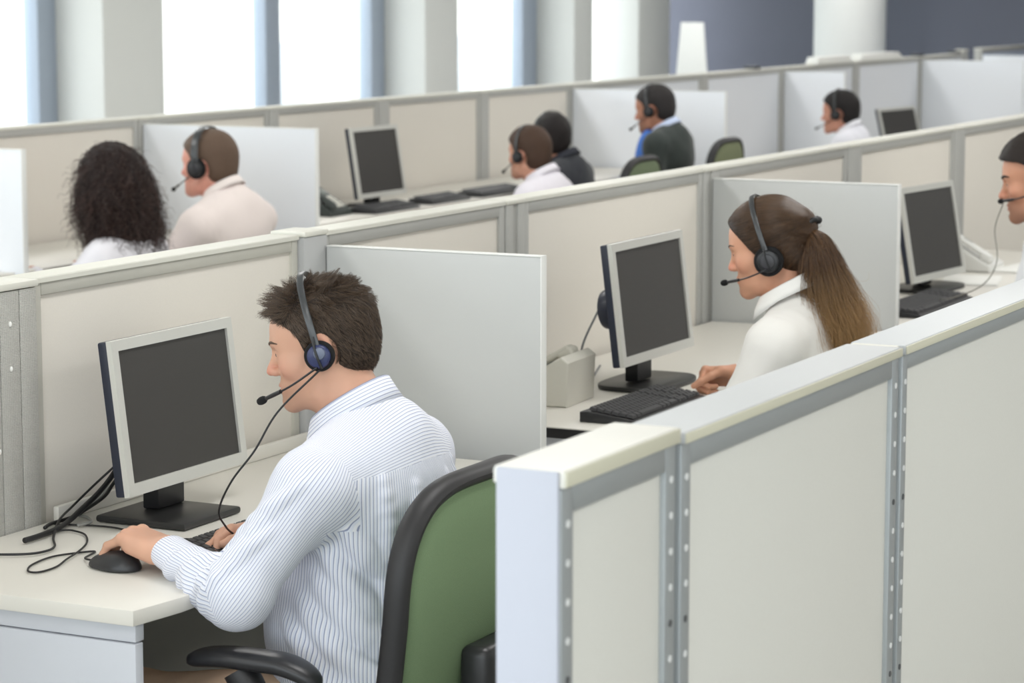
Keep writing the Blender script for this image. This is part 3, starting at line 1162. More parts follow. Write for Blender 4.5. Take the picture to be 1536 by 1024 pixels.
def desk_screen(x, y0, y1, z0, top, th, label, group, m=None):
    """laminate divider standing on the desk line, running away from the wall (along Y)"""
    t = thing('divider_screen', label, 'partition', (x, (y0 + y1) / 2, 0), 0, group)
    b = MB(); b.box((x - th / 2, y0 + .003, z0), (x + th / 2, y1, top - .003), .002)
    b.build('board', m or M_lam(), t)
    b = MB()
    b.box((x - th / 2 - .001, y0, z0), (x + th / 2 + .001, y0 + .003, top), .001)
    b.box((x - th / 2 - .001, y0 + .003, top - .003), (x + th / 2 + .001, y1, top), .001)
    b.build('edge_band', mat('edge_white', (232, 233, 230), .4), t)
    return t

def desk(x0, x1, y0, y1, top, label, group, ped='left', tray=None, th=.028, dark_edge=False, clip=.0, upstand=False):
    t = thing('desk', label, 'desk', ((x0 + x1) / 2, (y0 + y1) / 2, 0), 0, group)
    m = MB()
    if clip:
        pts = [(x0, y0 + clip * .14), (x0 + clip, y0), (x1, y0), (x1, y1), (x0, y1)]
    else:
        pts = [(x0, y0), (x1, y0), (x1, y1), (x0, y1)]
    m.prism(pts, top - th, top, 'Z', .002)
    m.build('desk_top', M_desk(), t)
    if dark_edge:
        m = MB(); m.box((x0 + .001, y0 - .003, top - th + .001), (x1 - .001, y0 - .0005, top - .003), 0)
        m.box((x0 - .003, y0 - .003, top - th + .001), (x0 - .0005, y1, top - .003), 0); m.build('edge_band', M_blk(), t)
    zb = top - th
    m = MB()
    m.box((x0 + .03, y1 - .06, .25), (x1 - .03, y1 - .04, zb), 0)
    m.build('modesty_panel', mat('modesty_dark', (126, 126, 122), .8), t)
    px0, px1 = (x0 + .012, x0 + .42) if ped == 'left' else (x1 - .42, x1 - .012)
    if ped:
        m = MB(); m.box((px0, y0 + .035, .03), (px1, y1 - .07, zb - .045), .002)
        p = m.build('pedestal', M_lamw(), t)
        m = MB(); m.box((px0 + .006, y0 + .03, zb - .043), (px1 - .006, y1 - .075, zb), .002)
        m.build('pedestal_rail', M_lamw(), t)
        zz = [.06, .26, .45, zb - .05]
        for i in range(3):
            m = MB(); m.box((px0 + .003, y0 + .020, zz[i] + .003), (px1 - .003, y0 + .0345, zz[i + 1] - .003), .002)
            d = m.build('drawer', M_lamw(), t)
            m = MB(); m.box(((px0 + px1) / 2 - .06, y0 + .008, zz[i + 1] - .05), ((px0 + px1) / 2 + .06, y0 + .020, zz[i + 1] - .04), .003)
            m.build('handle', M_alu(), d)
    if ped is None:
        m = MB(); m.box((x0 + .016, y0 + .025, 0), (x0 + .040, y1 - .07, zb - .036), .002)
        m.build('end_panel', M_lamw(), t)
        m = MB(); m.box((x0 + .020, y0 + .027, zb - .034), (x0 + .046, y1 - .07, zb), .002)
        m.build('end_rail', M_lamw(), t)
    if upstand:
        m = MB(); m.box((x0 + .56, y1 - .016, top), (x1, y1 - .002, top + .030), .003)
        m.build('upstand', M_desk(), t)
    ox = x1 - .04 if ped != 'right' else x0 + .012
    m = MB(); m.box((ox, y0 + .05, 0), (ox + .028, y1 - .07, zb), .002)
    m.build('end_panel', M_lamw(), t)
    if tray:
        m = MB(); m.box((tray[0], tray[2], top - .105), (tray[1], tray[3], top - .088), .002)
        m.build('keyboard_shelf', M_desk(), t)
    return t

def monitor(c, w, h, zb, tilt, yaw, label, group, desk_z=.73, disc=True, base='plate', frame=(208, 208, 202), bx=0.0, by=.0, nx=0.0):
    """c = (x, y) of the middle of the lower front edge, zb its height; screen looks towards -Y; tilt leans the top back"""
    t = thing('monitor', label, 'monitor', (c[0], c[1], desk_z), math.radians(yaw), group)
    T = Matrix.Translation((0, 0, zb - desk_z)) @ Matrix.Rotation(math.radians(-tilt), 4, 'X')
    bz = .0215
    fm = mat('monitor_silver_%d' % frame[0], frame, .38, .25)
    nav = mat('monitor_navy', (34, 40, 56), .4)
    m = MB()
    # front frame: one ring, its opening a little lower than the middle of its depth
    def ring(x0, z0, x1, z1): return [(x0, z0), (x1, z0), (x1, z1), (x0, z1)]
    o = ring(-w / 2, 0, w / 2, h); i = ring(-w / 2 + bz, bz * 1.15, w / 2 - bz, h - bz)
    V = []; F = []
    for p in o: V.append((p[0], .012, p[1]))
    for p in o: V.append((p[0] * .996, 0, h / 2 + (p[1] - h / 2) * .996))
    for p in i: V.append((p[0], 0, p[1]))
    for p in i: V.append((p[0], .006, p[1]))
    for k in range(4):
        n = (k + 1) % 4
        for a in (0, 4, 8):
            F.append((a + k, a + n, a + 4 + n, a + 4 + k))
    m.raw(V, F)
    bmesh.ops.transform(m.bm, matrix=T, verts=m.bm.verts)
    m.build('bezel', fm, t, world=False)
    m = MB(); m.box((-w / 2 + bz - .001, .0055, bz * 1.15 - .001), (w / 2 - bz + .001, .010, h - bz + .001), 0, M=T)
    m.build('screen', mat('screen_dark', (62, 60, 58), .42, spec=.35), t, world=False)
    m = MB()
    m.box((-w / 2 + .001, .011, .001), (w / 2 - .001, .034, h - .001), .004, M=T)
    m.box((-w * .36, .030, h * .14), (w * .36, .056, h * .86), .016, 3, M=T)
    m.build('back_shell', nav, t, world=False)
    if disc:
        m = MB()
        a = T @ Vector((-w * .30 if disc == 'side' else 0, .05, h * .46)); b = T @ Vector((-w * .30 if disc == 'side' else 0, .082, h * .46))
        m.cyl(a, b, .058, .050, 40, .004)
        m.build('back_hub', nav, t, world=False)
    # stand
    m = MB()
    hp = T @ Vector((0, .06, h * .42))
    zt = hp.z
    y = hp.y - .030
    m.prism([(-.046 + nx, y), (.046 + nx, y), (.050 + nx, y + .034), (-.050 + nx, y + .034)], .016, zt, 'Z', .004)
    m.build('stand_neck', M_blk(), t, world=False)
    m = MB()
    if base == 'plate':
        m.prism([(-.102 + bx, -.092 + by), (.102 + bx, -.092 + by), (.102 + bx, .118 + by), (-.102 + bx, .118 + by)], 0.001, .016, 'Z', .005)
    else:
        pts = [(bx + .165 * math.copysign(abs(math.cos(a)) ** .6, math.cos(a)), by + .02 + .105 * math.copysign(abs(math.sin(a)) ** .6, math.sin(a))) for a in np.linspace(0, 2 * PI, 40, endpoint=False)]
        m.prism(pts, 0.001, .014, 'Z', .004)
    m.build('stand_base', mat('base_black', (38, 38, 38), .38), t, world=False)
    return t

def keyboard(x0, x1, y0, y1, z, label, group, yaw=0.0, keys=True, cable=None):
    cx, cy = (x0 + x1) / 2, (y0 + y1) / 2
    w, d = x1 - x0, y1 - y0
    t = thing('keyboard', label, 'keyboard', (cx, cy, z), math.radians(yaw), group)
    body = mat('keyboard_body', (36, 36, 38), .45)
    m = MB()
    m.prism([(-d / 2, .001), (d / 2, .001), (d / 2, .026), (d / 2 - .02, .028), (-d / 2 + .01, .014), (-d / 2, .009)], -w / 2, w / 2, 'X', .003)
    m.build('case', body, t, world=False)
    if keys:
        km = mat('key_cap', (58, 58, 60), .5)
        sl = math.atan2(.014, d - .03)
        for blk, (a, b, n) in enumerate(((-w / 2 + .012, w / 2 - .155, 15), (w / 2 - .145, w / 2 - .095, 3), (w / 2 - .085, w / 2 - .012, 4))):
            m = MB()
            kw = (b - a) / n
            for r in range(6):
                yy = -d / 2 + .016 + r * (d - .034) / 6
                zz = .0145 + (yy + d / 2) * math.tan(sl)
                if blk == 0 and r == 0:
                    spans = [(0, 1.4), (1.5, 2.8), (2.9, 9.8), (9.9, 11.2), (11.3, 12.6), (12.7, 15)]
                else:
                    sh = (0, .5, .3, .15, 0, 0)[r] if blk == 0 else 0
                    spans = [(k + (sh if k else 0), k + 1 + (sh if k < n - 1 else 0)) for k in range(n)]
                for s0, s1 in spans:
                    q0, q1 = a + s0 * kw + .001, a + s1 * kw - .001
                    y2 = yy + (d - .034) / 6 - .0025
                    V = [(q0, yy, zz), (q1, yy, zz), (q1, y2, zz + .004), (q0, y2, zz + .004),
                         (q0 + .002, yy + .002, zz + .007), (q1 - .002, yy + .002, zz + .007), (q1 - .002, y2 - .003, zz + .0105), (q0 + .002, y2 - .003, zz + .0105)]
                    m.raw(V, [(4, 5, 6, 7), (0, 1, 5, 4), (1, 2, 6, 5), (2, 3, 7, 6), (3, 0, 4, 7)])
            m.build('key_block', km, t, world=False)
    if cable is not None:
        m = MB(); m.tube(cable, .0019, 8, 50)
        m.build('cable', mat('cable_black', (22, 22, 24), .45), t)
    return t

def mouse(c, yaw, label, cable):
    t = thing('computer_mouse', label, 'mouse', c, math.radians(yaw))
    S = Sculpt()
    S.ell((0, 0, .002), (.030, .055, .027), None, 0)
    S.ell((0, -.018, .005), (.029, .036, .026), None, .02)
    S.cut((-.1, -.1, -.05), (.1, .1, .1), lambda P: .0015 - P[:, 2], .003)
    V, F = S.mesh(.0016)
    o = fast_mesh('shell', V, F, mat('mouse_shell', (44, 45, 48), .36), None); o.parent = t
    m = MB(); m.tube([(0, .028, .022), (0, .036, .019), (0, .045, .014)], .0035, 10, 8)
    m.build('scroll_wheel', M_blk(), t, world=False)
    m = MB(); m.tube(cable, .0020, 8, 90)
    m.build('cable', mat('cable_black', (22, 22, 24), .45), t)
    return t

def office_chair(c, yaw, label, group, green=(126, 148, 114), back_top=.97, back_bot=.50, w=.50, lean=6, arms=True, detail=True, seat_z=.44, back_y=-.20, arm_z=.635, arm_y=(-.02, .26)):
    """c = (x, y) of the seat's middle; chair looks towards +Y"""
    t = thing('office_chair', label, 'chair', (c[0], c[1], 0), math.radians(yaw), group)
    gm = mat('chair_green_%d' % green[1], green, .9, spec=.15, noise=(500, .10), weave=(150, .7, .0012))
    bk = mat('chair_black', (34, 33, 35), .5)
    hb = back_top - back_bot
    def outline(gx, gz, n=72):
        pts = []
        for a in np.linspace(0, 2 * PI, n, endpoint=False):
            ca, sa = math.cos(a), math.sin(a)
            e = .52 if sa > 0 else .34
            x = (w / 2 - gx) * math.copysign(abs(ca) ** e, ca)
            z = hb / 2 + (hb / 2 - gz) * math.copysign(abs(sa) ** (.62 if sa > 0 else .34), sa)
            x *= 1.0 - .10 * max(0, (z - hb * .55) / (hb * .45)) ** 2
            pts.append((x, z))
        return pts
    def P(x, z, y):
        cur = -.035 * (1 - (2 * x / w) ** 2) - .018 * math.sin(z / hb * PI)
        a = math.radians(lean)
        return (x, back_y + y + cur - z * math.sin(a) + .0, back_bot + z * math.cos(a))
    # upholstered back: a pad with a domed rear and front
    def pad(gx, rings, ys):
        V = []; F = []; n = 72
        for (g, y) in zip(rings, ys):
            for x, z in outline(g + gx, g + gx, n):
                V.append(P(x, z, y))
        k = len(rings)
        for i in range(k - 1):
            for j in range(n):
                F.append((i * n + j, i * n + (j + 1) % n, (i + 1) * n + (j + 1) % n, (i + 1) * n + j))
        return V, F, n, k
    V, F, n, k = pad(.022, [.20, .12, .06, .02, .004, 0, .004, .02, .06, .12, .20], [-.027, -.0265, -.025, -.021, -.014, 0, .014, .022, .027, .029, .03])
    V.append(P(0, hb / 2, -.027)); V.append(P(0, hb / 2, .03))
    for j in range(n):
        F.append((len(V) - 2, (j + 1) % n, j)); F.append((len(V) - 1, (k - 1) * n + j, (k - 1) * n + (j + 1) % n))
    m = MB(); m.raw(V, F)
    bp = m.build('backrest', gm, t, world=False)
    # rim
    pts = [P(x, z, 0) for x, z in outline(.016, .016, 96)]
    V = []; F = []; q = 14
    pts = np.array(pts); n = len(pts)
    ctr = np.array(P(0, hb / 2, 0))
    for i in range(n):
        T = pts[(i + 1) % n] - pts[i - 1]; T /= np.linalg.norm(T)
        B = np.array((0, math.cos(math.radians(lean)), math.sin(math.radians(lean))))
        N = np.cross(T, B); N /= np.linalg.norm(N)
        if N.dot(pts[i] - ctr) < 0: N = -N
        for j in range(q):
            a = 2 * PI * j / q
            V.append(pts[i] + .016 * math.cos(a) * N + .024 * math.sin(a) * B)
    for i in range(n):
        for j in range(q):
            F.append((i * q + j, i * q + (j + 1) % q, ((i + 1) % n) * q + (j + 1) % q, ((i + 1) % n) * q + j))
    m = MB(); m.raw(V, F)
    m.build('back_rim', bk, t, world=False)
    # seat
    S = Sculpt()
    S.ell((0, .03, seat_z - .035), (.255, .255, .06), None, 0)
    S.cut((-.4, -.4, .2), (.4, .4, .7), lambda P_: np.maximum(np.abs(P_[:, 0]) - .24, np.abs(P_[:, 1] - .03) - .235), .03)
    Vs, Fs = S.mesh(.008)
    o = fast_mesh('seat', Vs, Fs, gm, None); o.parent = t
    m = MB(); m.box((-.20, -.17, seat_z - .13), (.20, .22, seat_z - .095), .015)
    m.build('seat_pan', bk, t, world=False)
    # lumbar carrier, spine
    m = MB()
    m.box((-.105, back_y - .145, back_bot + .02), (.105, back_y - .082, back_bot + .175), .018, 3)
    m.build('lumbar_carrier', mat('carrier_black', (40, 40, 42), .35), t, world=False)
    if detail:
        m = MB()
        for x in (-.072, .0, .06):
            m.box((x, back_y - .149, back_bot + .06), (x + .028, back_y - .1445, back_bot + .13), .003)
        m.build('carrier_slots', mat('slot_black', (10, 10, 11), .7), t, world=False)
    m = MB(); m.tube([(0, back_y - .105, back_bot + .1), (0, back_y - .10, seat_z - .03), (0, -.10, seat_z - .12), (0, .0, seat_z - .12)], [.026, .03, .034, .034], 14, 24)
    m.build('spine', bk, t, world=False)
    if arms:
        for s in (-1, 1):
            x = s * .272
            y0, y1 = arm_y
            V = []; F = []; n_, k_ = 36, 20
            for i in range(n_):
                u = i / (n_ - 1)
                e = max(.0, 1 - (2 * u - 1) ** 8) ** .5
                wv_ = (.028 + .008 * math.sin(u * PI)) * max(e, .02); hv = .0175 * max(e, .02)
                zc = arm_z - .0175 - .030 * max(0, (.35 - u) / .35) ** 2 - .014 * max(0, (u - .6) / .4) ** 2
                for q in range(k_):
                    a_ = 2 * PI * q / k_
                    ca, sa = math.cos(a_), math.sin(a_)
                    V.append((x + wv_ * math.copysign(abs(ca) ** .75, ca), y0 + (y1 - y0) * u, zc + hv * math.copysign(abs(sa) ** .8, sa)))
            for i in range(n_ - 1):
                for q in range(k_):
                    F.append((i * k_ + q, (i + 1) * k_ + q, (i + 1) * k_ + (q + 1) % k_, i * k_ + (q + 1) % k_))
            F.append(tuple(range(k_))); F.append(tuple((n_ - 1) * k_ + q for q in range(k_))[::-1])
            m = MB(); m.raw(V, F); m.build('arm_pad', mat('arm_black', (38, 38, 41), .36), t, world=False, ang=60)
            m = MB()
            m.tube([(x, (y0 + y1) / 2 + .03, arm_z - .040), (x, (y0 + y1) / 2, arm_z - .10), (x, .06, seat_z - .05), (x * .8, .05, seat_z - .115), (0, .04, seat_z - .115)], [.030, .028, .024, .022, .02], 14, 30)
            m.build('arm_post', bk, t, world=False)
    m = MB(); m.cyl((0, 0, .10), (0, 0, seat_z - .11), .028, n=20)
    m.build('gas_column', bk, t, world=False)
    for i in range(5):
        a = 2 * PI * i / 5 + .3
        dx, dy = math.cos(a), math.sin(a)
        m = MB(); m.tube([(dx * .02, dy * .02, .11), (dx * .17, dy * .17, .098), (dx * .29, dy * .29, .078)], [.026, .02, .014], 12, 12)
        lg = m.build('base_spoke', bk, t, world=False)
        m = MB()
        px, py = -dy, dx
        for q in (-1, 1):
            m.cyl((dx * .29 + px * q * .006, dy * .29 + py * q * .006, .0295), (dx * .29 + px * q * .024, dy * .29 + py * q * .024, .0295), .029, n=24, bev=.004)
        m.cyl((dx * .29, dy * .29, .03), (dx * .29, dy * .29, .08), .008, n=12)
        m.build('caster', bk, lg, world=False)
    return t

def desk_phone(c, yaw, label, group, rgb=(202, 200, 190), z=.73):
    t = thing('desk_phone', label, 'telephone', (c[0], c[1], z), math.radians(yaw), group)
    pm = mat('phone_%d' % rgb[0], rgb, .45)
    m = MB()
    m.prism([(-.10, .001), (.10, .001), (.105, .115), (.085, .13), (-.10, .024)], -.10, .10, 'X', .006, 3)
    m.build('housing', pm, t, world=False)
    sl = math.atan2(.106, .185)
    T = Matrix.Translation((0, -.10, .024)) @ Matrix.Rotation(sl, 4, 'X')
    m = MB()
    for r in range(4):
        for k in range(3):
            m.box((.0 + k * .026, .03 + r * .024, .0), (.020 + k * .026, .047 + r * .024, .005), .002, M=T)
    m.build('keypad', mat('phone_keys', (226, 224, 214), .5), t, world=False)
    m = MB(); m.box((-.0, .135, .0), (.08, .175, .003), .001, M=T)
    m.build('display', mat('phone_lcd', (90, 98, 92), .3), t, world=False)
    m = MB()
    m.box((-.085, .015, .012), (-.040, .185, .030), .008, 3, M=T)
    m.box((-.088, .008, -.002), (-.037, .055, .024), .010, 3, M=T)
    m.box((-.088, .145, -.002), (-.037, .192, .024), .010, 3, M=T)
    m.build('handset', pm, t, world=False)
    return t

def cable(name, label, pts, r=.003, n=80, rgb=(24, 24, 26), group=None, plug=None):
    V, F = tube_mesh(pts, r, 10, n)
    o = mesh_obj(name, V, F, mat('cable_%d' % rgb[0], rgb, .45), None)
    tag(o, label, 'cable', group, 'thing')
    return o
# ------------------------------------------------------------------ camera
cam = bpy.data.cameras.new('camera')
co = bpy.data.objects.new('camera', cam)
COL.objects.link(co)
F_PX, EYE = 3900.0, 1.79
pitch = math.atan(532.0 / F_PX)
cam.sensor_width = 36.0
cam.lens = 36.0 * F_PX / 1536.0
co.location = (0, 0, EYE)
yaw_v = math.radians(26.4011)
fw = Vector((math.cos(yaw_v) * math.cos(pitch), math.sin(yaw_v) * math.cos(pitch), -math.sin(pitch)))
co.rotation_euler = fw.to_track_quat('-Z', 'Y').to_euler()
cam.dof.use_dof = True
cam.dof.focus_distance = 5.0
cam.dof.aperture_fstop = 7.0
cam.clip_end = 200
SC.camera = co

# ------------------------------------------------------------------ the room
def struct(name, m, mb):
    o = mb.build(name, m, None)
    return tag(o, kind='structure')

struct('floor', mat('carpet', (150, 148, 142), .95, noise=(120, .12)), MB().box((-4, -6, -.1), (25.2, 11, 0)))
struct('ceiling', mat('ceiling_white', (240, 240, 236), .9), MB().box((-4, -6, 2.85), (25.2, 11, 2.95)))
YW, YC = 10.57, 10.16
col_m = mat('column_paint', (224, 224, 220), .8, noise=(8, .01))
columns = [(14.36, 15.08), (18.87, 19.46), (21.75, 22.17), (23.22, 24.0)]
for a, b in columns:
    struct('column', col_m, MB().box((a, YC, 0), (b, YW - .0, 2.85), .01))
struct('wall_back', mat('wall_white', (226, 228, 228), .8), MB().box((-4, YW, 0), (25.0, YW + .2, .42)))
struct('trim_1', mat('wall_white', (0, 0, 0)), MB().box((-4, YW - .06, .42), (25.0, YW + .2, .45), .005))
struct('wall_end', mat('wall_blue', (114, 118, 131), .85, noise=(5, .02)), MB().box((25.0, -6, 0), (25.2, 11, 2.85)))
frame_m = mat('mullion_blue', (166, 176, 190), .45, .2)
glass = bpy.data.materials.new('window_glass'); glass.use_nodes = True
nt = glass.node_tree; nt.nodes.clear()
out = nt.nodes.new('ShaderNodeOutputMaterial'); mx = nt.nodes.new('ShaderNodeMixShader')
tr = nt.nodes.new('ShaderNodeBsdfTransparent'); gl = nt.nodes.new('ShaderNodeBsdfGlossy')
gl.inputs['Roughness'].default_value = .02; tr.inputs['Color'].default_value = (.96, .98, .98, 1)
fr = nt.nodes.new('ShaderNodeFresnel'); fr.inputs['IOR'].default_value = 1.35
ge = nt.nodes.new('ShaderNodeNewGeometry'); sb = nt.nodes.new('ShaderNodeMath'); sb.operation = 'SUBTRACT'; sb.inputs[0].default_value = 1
ml = nt.nodes.new('ShaderNodeMath'); ml.operation = 'MULTIPLY'
nt.links.new(ge.outputs['Backfacing'], sb.inputs[1]); nt.links.new(sb.outputs[0], ml.inputs[0]); nt.links.new(fr.outputs[0], ml.inputs[1])
nt.links.new(ml.outputs[0], mx.inputs[0]); nt.links.new(tr.outputs[0], mx.inputs[1]); nt.links.new(gl.outputs[0], mx.inputs[2]); nt.links.new(mx.outputs[0], out.inputs[0])
mulls = [(9.6, 9.82), (11.9, 12.12), (14.157, 14.36), (17.016, 17.23), (18.65, 18.87), (21.456, 21.75)]
for k, (a, b) in enumerate([(-4, 9.6), (9.82, 11.9), (12.12, 14.157), (15.08, 17.016), (17.23, 18.65), (19.46, 21.456), (22.17, 23.22)]):
    w = thing('window_%d' % (k + 1), None, None, ((a + b) / 2, YW, 0))
    w['kind'] = 'structure'; del w['kind']; w['kind'] = 'structure'
    m = MB(); m.box((a, YW + .03, .45), (b, YW + .042, 2.85)); m.build('pane', glass, w)
    m = MB()
    m.box((a, YW, .45), (b, YW + .07, .49), .004); m.box((a, YW, 2.79), (b, YW + .07, 2.85), .004)
    m.build('window_frame', frame_m, w)
for k, (a, b) in enumerate(mulls):
    struct('trim_%d' % (k + 2), frame_m, MB().box((a, YW - .03, .45), (b, YW + .09, 2.85), .006))
# round column before the end wall
m = MB(); m.cyl((23.4, 8.08, 0), (23.4, 8.08, 2.85), .335, n=64)
tag(m.build('column', mat('round_column', (226, 227, 224), .7), None), kind='structure')

struct('wall_right', mat('wall_white', (0, 0, 0)), MB().box((-4, -6.2, 0), (25, -6, 2.85)))
struct('wall_left', mat('wall_white', (0, 0, 0)), MB().box((-4.2, -6.2, 0), (-4, 11, .6)))
w = thing('window_8', None, None, (-4.1, 2, 0)); w['kind'] = 'structure'
MB().box((-4.11, -6, .6), (-4.098, 10.5, 2.85)).build('pane', glass, w)
m = MB()
for y in (-6, -1.9, 2.2, 6.3, 10.4):
    m.box((-4.15, y, .6), (-4.05, y + .08, 2.85), .006)
m.box((-4.15, -6, .6), (-4.05, 10.5, .66), .006)
m.build('window_frame', frame_m, w)
# street outside
struct('ground_outside', mat('pavement', (196, 194, 188), .9), MB().box((-30, 10.9, -3.2), (120, 60, -3.0)))
bm_ = mat('render_white', (244, 241, 234), .8)
for k, (x0, x1, y0, y1, h) in enumerate([(36, 55.5, 32, 44, 9), (56.5, 70, 32, 42, 12), (71, 92, 32, 46, 10)]):
    t = thing('building', ['pale low building seen blurred through the windows left of the second square column', 'pale tall building seen blurred through the window right of the second square column',
                           'pale building seen blurred through the narrow last window'][k], 'building', ((x0 + x1) / 2, (y0 + y1) / 2, -3), 0, 'buildings across the street')
    MB().box((x0, y0, -3), (x1, y1, h)).build('facade', bm_, t)
    n = int((x1 - x0) / 3)
    for i in range(n):
        for z in (-1.2, 2.0, 5.2):
            f_ = MB().box((x0 + .8 + i * 3, y0 - .06, z), (x0 + 2.4 + i * 3, y0 - .003, z + 1.7), .01).build('facade_window', mat('facade_glass', (186, 190, 194), .3), t)

# ------------------------------------------------------------------ wall of panels behind the man (its near face at Y = 3.11)
WY0, WY1, TOP = 3.115, 3.185, 1.22
G_mid = 'fabric panels of the middle row'
cubicle_panel(2.60, 3.972, WY0 + .01, WY1, TOP, 'fabric panel at the left photo edge, running on past the woven grey post', G_mid, 'grey')
# woven grey post with three strips
t = thing('panel_post', 'wide woven grey post in three strips left of the front monitor', 'post', (4.06, 3.14, 0))
MB().box((3.978, WY0 - .002, 0), (4.142, WY1, TOP - .014), .002).build('post_body', mat('joint_dark', (52, 52, 50), .8), t)
for i, (a, b) in enumerate([(3.978, 4.022), (4.0245, 4.086), (4.0885, 4.142)]):
    s_ = MB().box((a, WY0 - .012, .02), (b, WY0 - .002, TOP - .016), .002).build('fabric_strip', M_weavegrey(), t)
    pins = [[.305], [.06, .148], []][i]
    for z in pins:
        MB().ball(((a + b) / 2 + (.012 if i == 0 else 0), WY0 - .013, TOP - .02 - z), (.0042, .003, .0055), 14).build('pin_head', mat('pin_white', (240, 240, 236), .35), s_)
MB().box((3.974, WY0 - .016, TOP - .014), (4.146, WY1 + .004, TOP), .003).build('post_cap', M_cap(), t)
cubicle_panel(4.148, 5.158, WY0, WY1, TOP, 'cream fabric panel directly behind the front monitor', G_mid, 'ribbed', rail_w=.026)
panel_post(5.162, 5.268, WY0 - .015, WY1 + .004, TOP + .006, 'smooth grey post where the front divider screen meets the panel wall', 'posts of the middle row', mat('post_grey', (176, 177, 177), .6))
cubicle_panel(5.272, 6.232, WY0, WY1, TOP, 'fabric panel showing above the front divider screen', G_mid, 'grey')
panel_post(6.236, 6.346, WY0 - .004, WY1 + .004, TOP, 'grooved grey post left of the seated woman\'s monitor', 'posts of the middle row', None, groove=True)
cubicle_panel(6.350, 7.632, WY0, WY1, TOP, 'fabric panel behind the seated woman\'s monitor', G_mid, 'grey')
panel_post(7.636, 7.742, WY0 - .004, WY1 + .004, TOP, 'grooved grey post just left of the woman\'s head', 'posts of the middle row', None, groove=True)
cubicle_panel(7.746, 9.02, WY0, WY1, TOP, 'fabric panel above the second divider screen, over the woman\'s head', G_mid, 'grey')
panel_post(9.024, 9.15, WY0 - .004, WY1 + .004, TOP, 'grey post above the second divider screen, between two pale panels', 'posts of the middle row')
cubicle_panel(9.154, 10.34, WY0, WY1, TOP, 'fabric panel behind the monitor of the man at the right photo edge', G_mid, 'grey')
panel_post(10.344, 10.47, WY0 - .004, WY1 + .004, TOP, 'grey post just right of the monitor of the man at the right photo edge', 'posts of the middle row')
cubicle_panel(10.474, 12.2, WY0, WY1, TOP, 'fabric panel behind the face of the man at the right photo edge', G_mid, 'grey')
panel_post(12.204, 12.33, WY0 - .004, WY1 + .004, TOP, 'grey post at the far right end of the middle row', 'posts of the middle row')

desk_screen(5.27, 2.535, WY0 - .018, 0, 1.188, .026, 'grey divider screen between the man in front and the seated woman', 'divider screens')
desk_screen(7.71, 2.49, WY0 - .008, 0, 1.186, .026, 'grey divider screen behind the woman\'s head', 'divider screens')

# ------------------------------------------------------------------ near row of panels (its near face at Y = 1.27)
G_front = 'fabric panels of the near row'
NY0, NY1 = 1.27, 1.355
cubicle_panel(2.688, 3.032, NY0, NY1, 1.232, 'narrow end panel in the right foreground, white end plate facing the green chair', G_front, 'alloy', holes=True, fab=M_fabric2(), rail_w=.034, cap_h=.020, end_cap=True, cap_rgb='white')
cubicle_panel(3.050, 3.945, NY0, NY1, 1.222, 'wide near-row panel, second from the foreground end, in front of the seated woman', G_front, 'alloy', holes=True, fab=M_fabric2(), rail_w=.032, cap_h=.015, cap_rgb='grey')
cubicle_panel(3.965, 6.60, NY0, NY1, 1.222, 'near-row panel running out of the photo at lower right', G_front, 'alloy', holes=True, fab=M_fabric2(), rail_w=.026, cap_h=.015, cap_rgb='grey')
panel_post(3.0345, 3.0475, NY0 + .008, NY1 - .004, 1.222, 'slim metal joint between narrow foreground panel and the next one', 'joints of the near row', M_alu())
panel_post(3.9475, 3.9625, NY0 + .008, NY1 - .004, 1.222, 'slim metal joint between the two wide near-row panels', 'joints of the near row', M_alu())

# ------------------------------------------------------------------ workstation of the man in front
DZ = .73
desk(3.61, 5.15, 2.50, 3.098, DZ, 'cream desk of the man in front with a white panel at its near end', 'desks', None, clip=.125, upstand=True)
monitor((4.343, 2.88), .432, .308, .803, 7, 0, 'silver framed monitor facing the man in the striped shirt', 'flat monitors', DZ, bx=-.045, by=.012, nx=-.005)
keyboard(3.925, 4.375, 2.525, 2.685, DZ, 'black keyboard under the hands of the man in the striped shirt', 'keyboards',
         cable=[(4.15, 2.684, .742), (4.15, 2.72, .734), (4.12, 2.80, .733), (4.16, 2.95, .733), (4.13, 3.07, .734)])
mouse((3.868, 2.738, DZ + .0005), -6, 'black mouse under the left hand of the man in the striped shirt',
      [(3.874, 2.788, .739), (3.90, 2.825, .735), (3.96, 2.845, .7335), (3.928, 2.872, .7335), (3.881, 2.891, .7335), (3.81, 2.881, .7335), (3.767, 2.855, .7335), (3.772, 2.833, .7335), (3.82, 2.832, .7335),
       (3.871, 2.846, .736), (3.933, 2.863, .7375), (4.013, 2.902, .7345), (4.072, 2.948, .7345), (4.093, 2.988, .7345), (4.09, 3.01, .7345), (4.05, 3.03, .7345)])
G_cab = 'cables behind the front monitor'
cable('cable', 'thick black cable bundle dropping from the front monitor to the desk', [(4.33, 3.02, .87), (4.305, 3.04, .812), (4.255, 3.042, .780), (4.195, 3.042, .756), (4.142, 3.037, .741), (4.073, 3.018, .7385), (4.007, 3.01, .7385), (3.962, 3.01, .7385)], .0056, group=G_cab)
cable('cable', 'black cable running low along the desk behind the monitor base', [(4.34, 3.02, .84), (4.318, 3.052, .786), (4.289, 3.055, .763), (4.231, 3.058, .747), (4.186, 3.06, .7385), (4.12, 3.062, .7375), (4.08, 3.05, .7375)], .0038, group=G_cab)
cable('cable', 'thin grey cable lying beside the monitor base', [(4.32, 3.06, .78), (4.26, 3.072, .745), (4.22, 3.07, .7365), (4.205, 3.04, .7365), (4.17, 3.005, .7365), (4.131, 3.008, .7365)], .003, rgb=(150, 150, 146), group=G_cab)
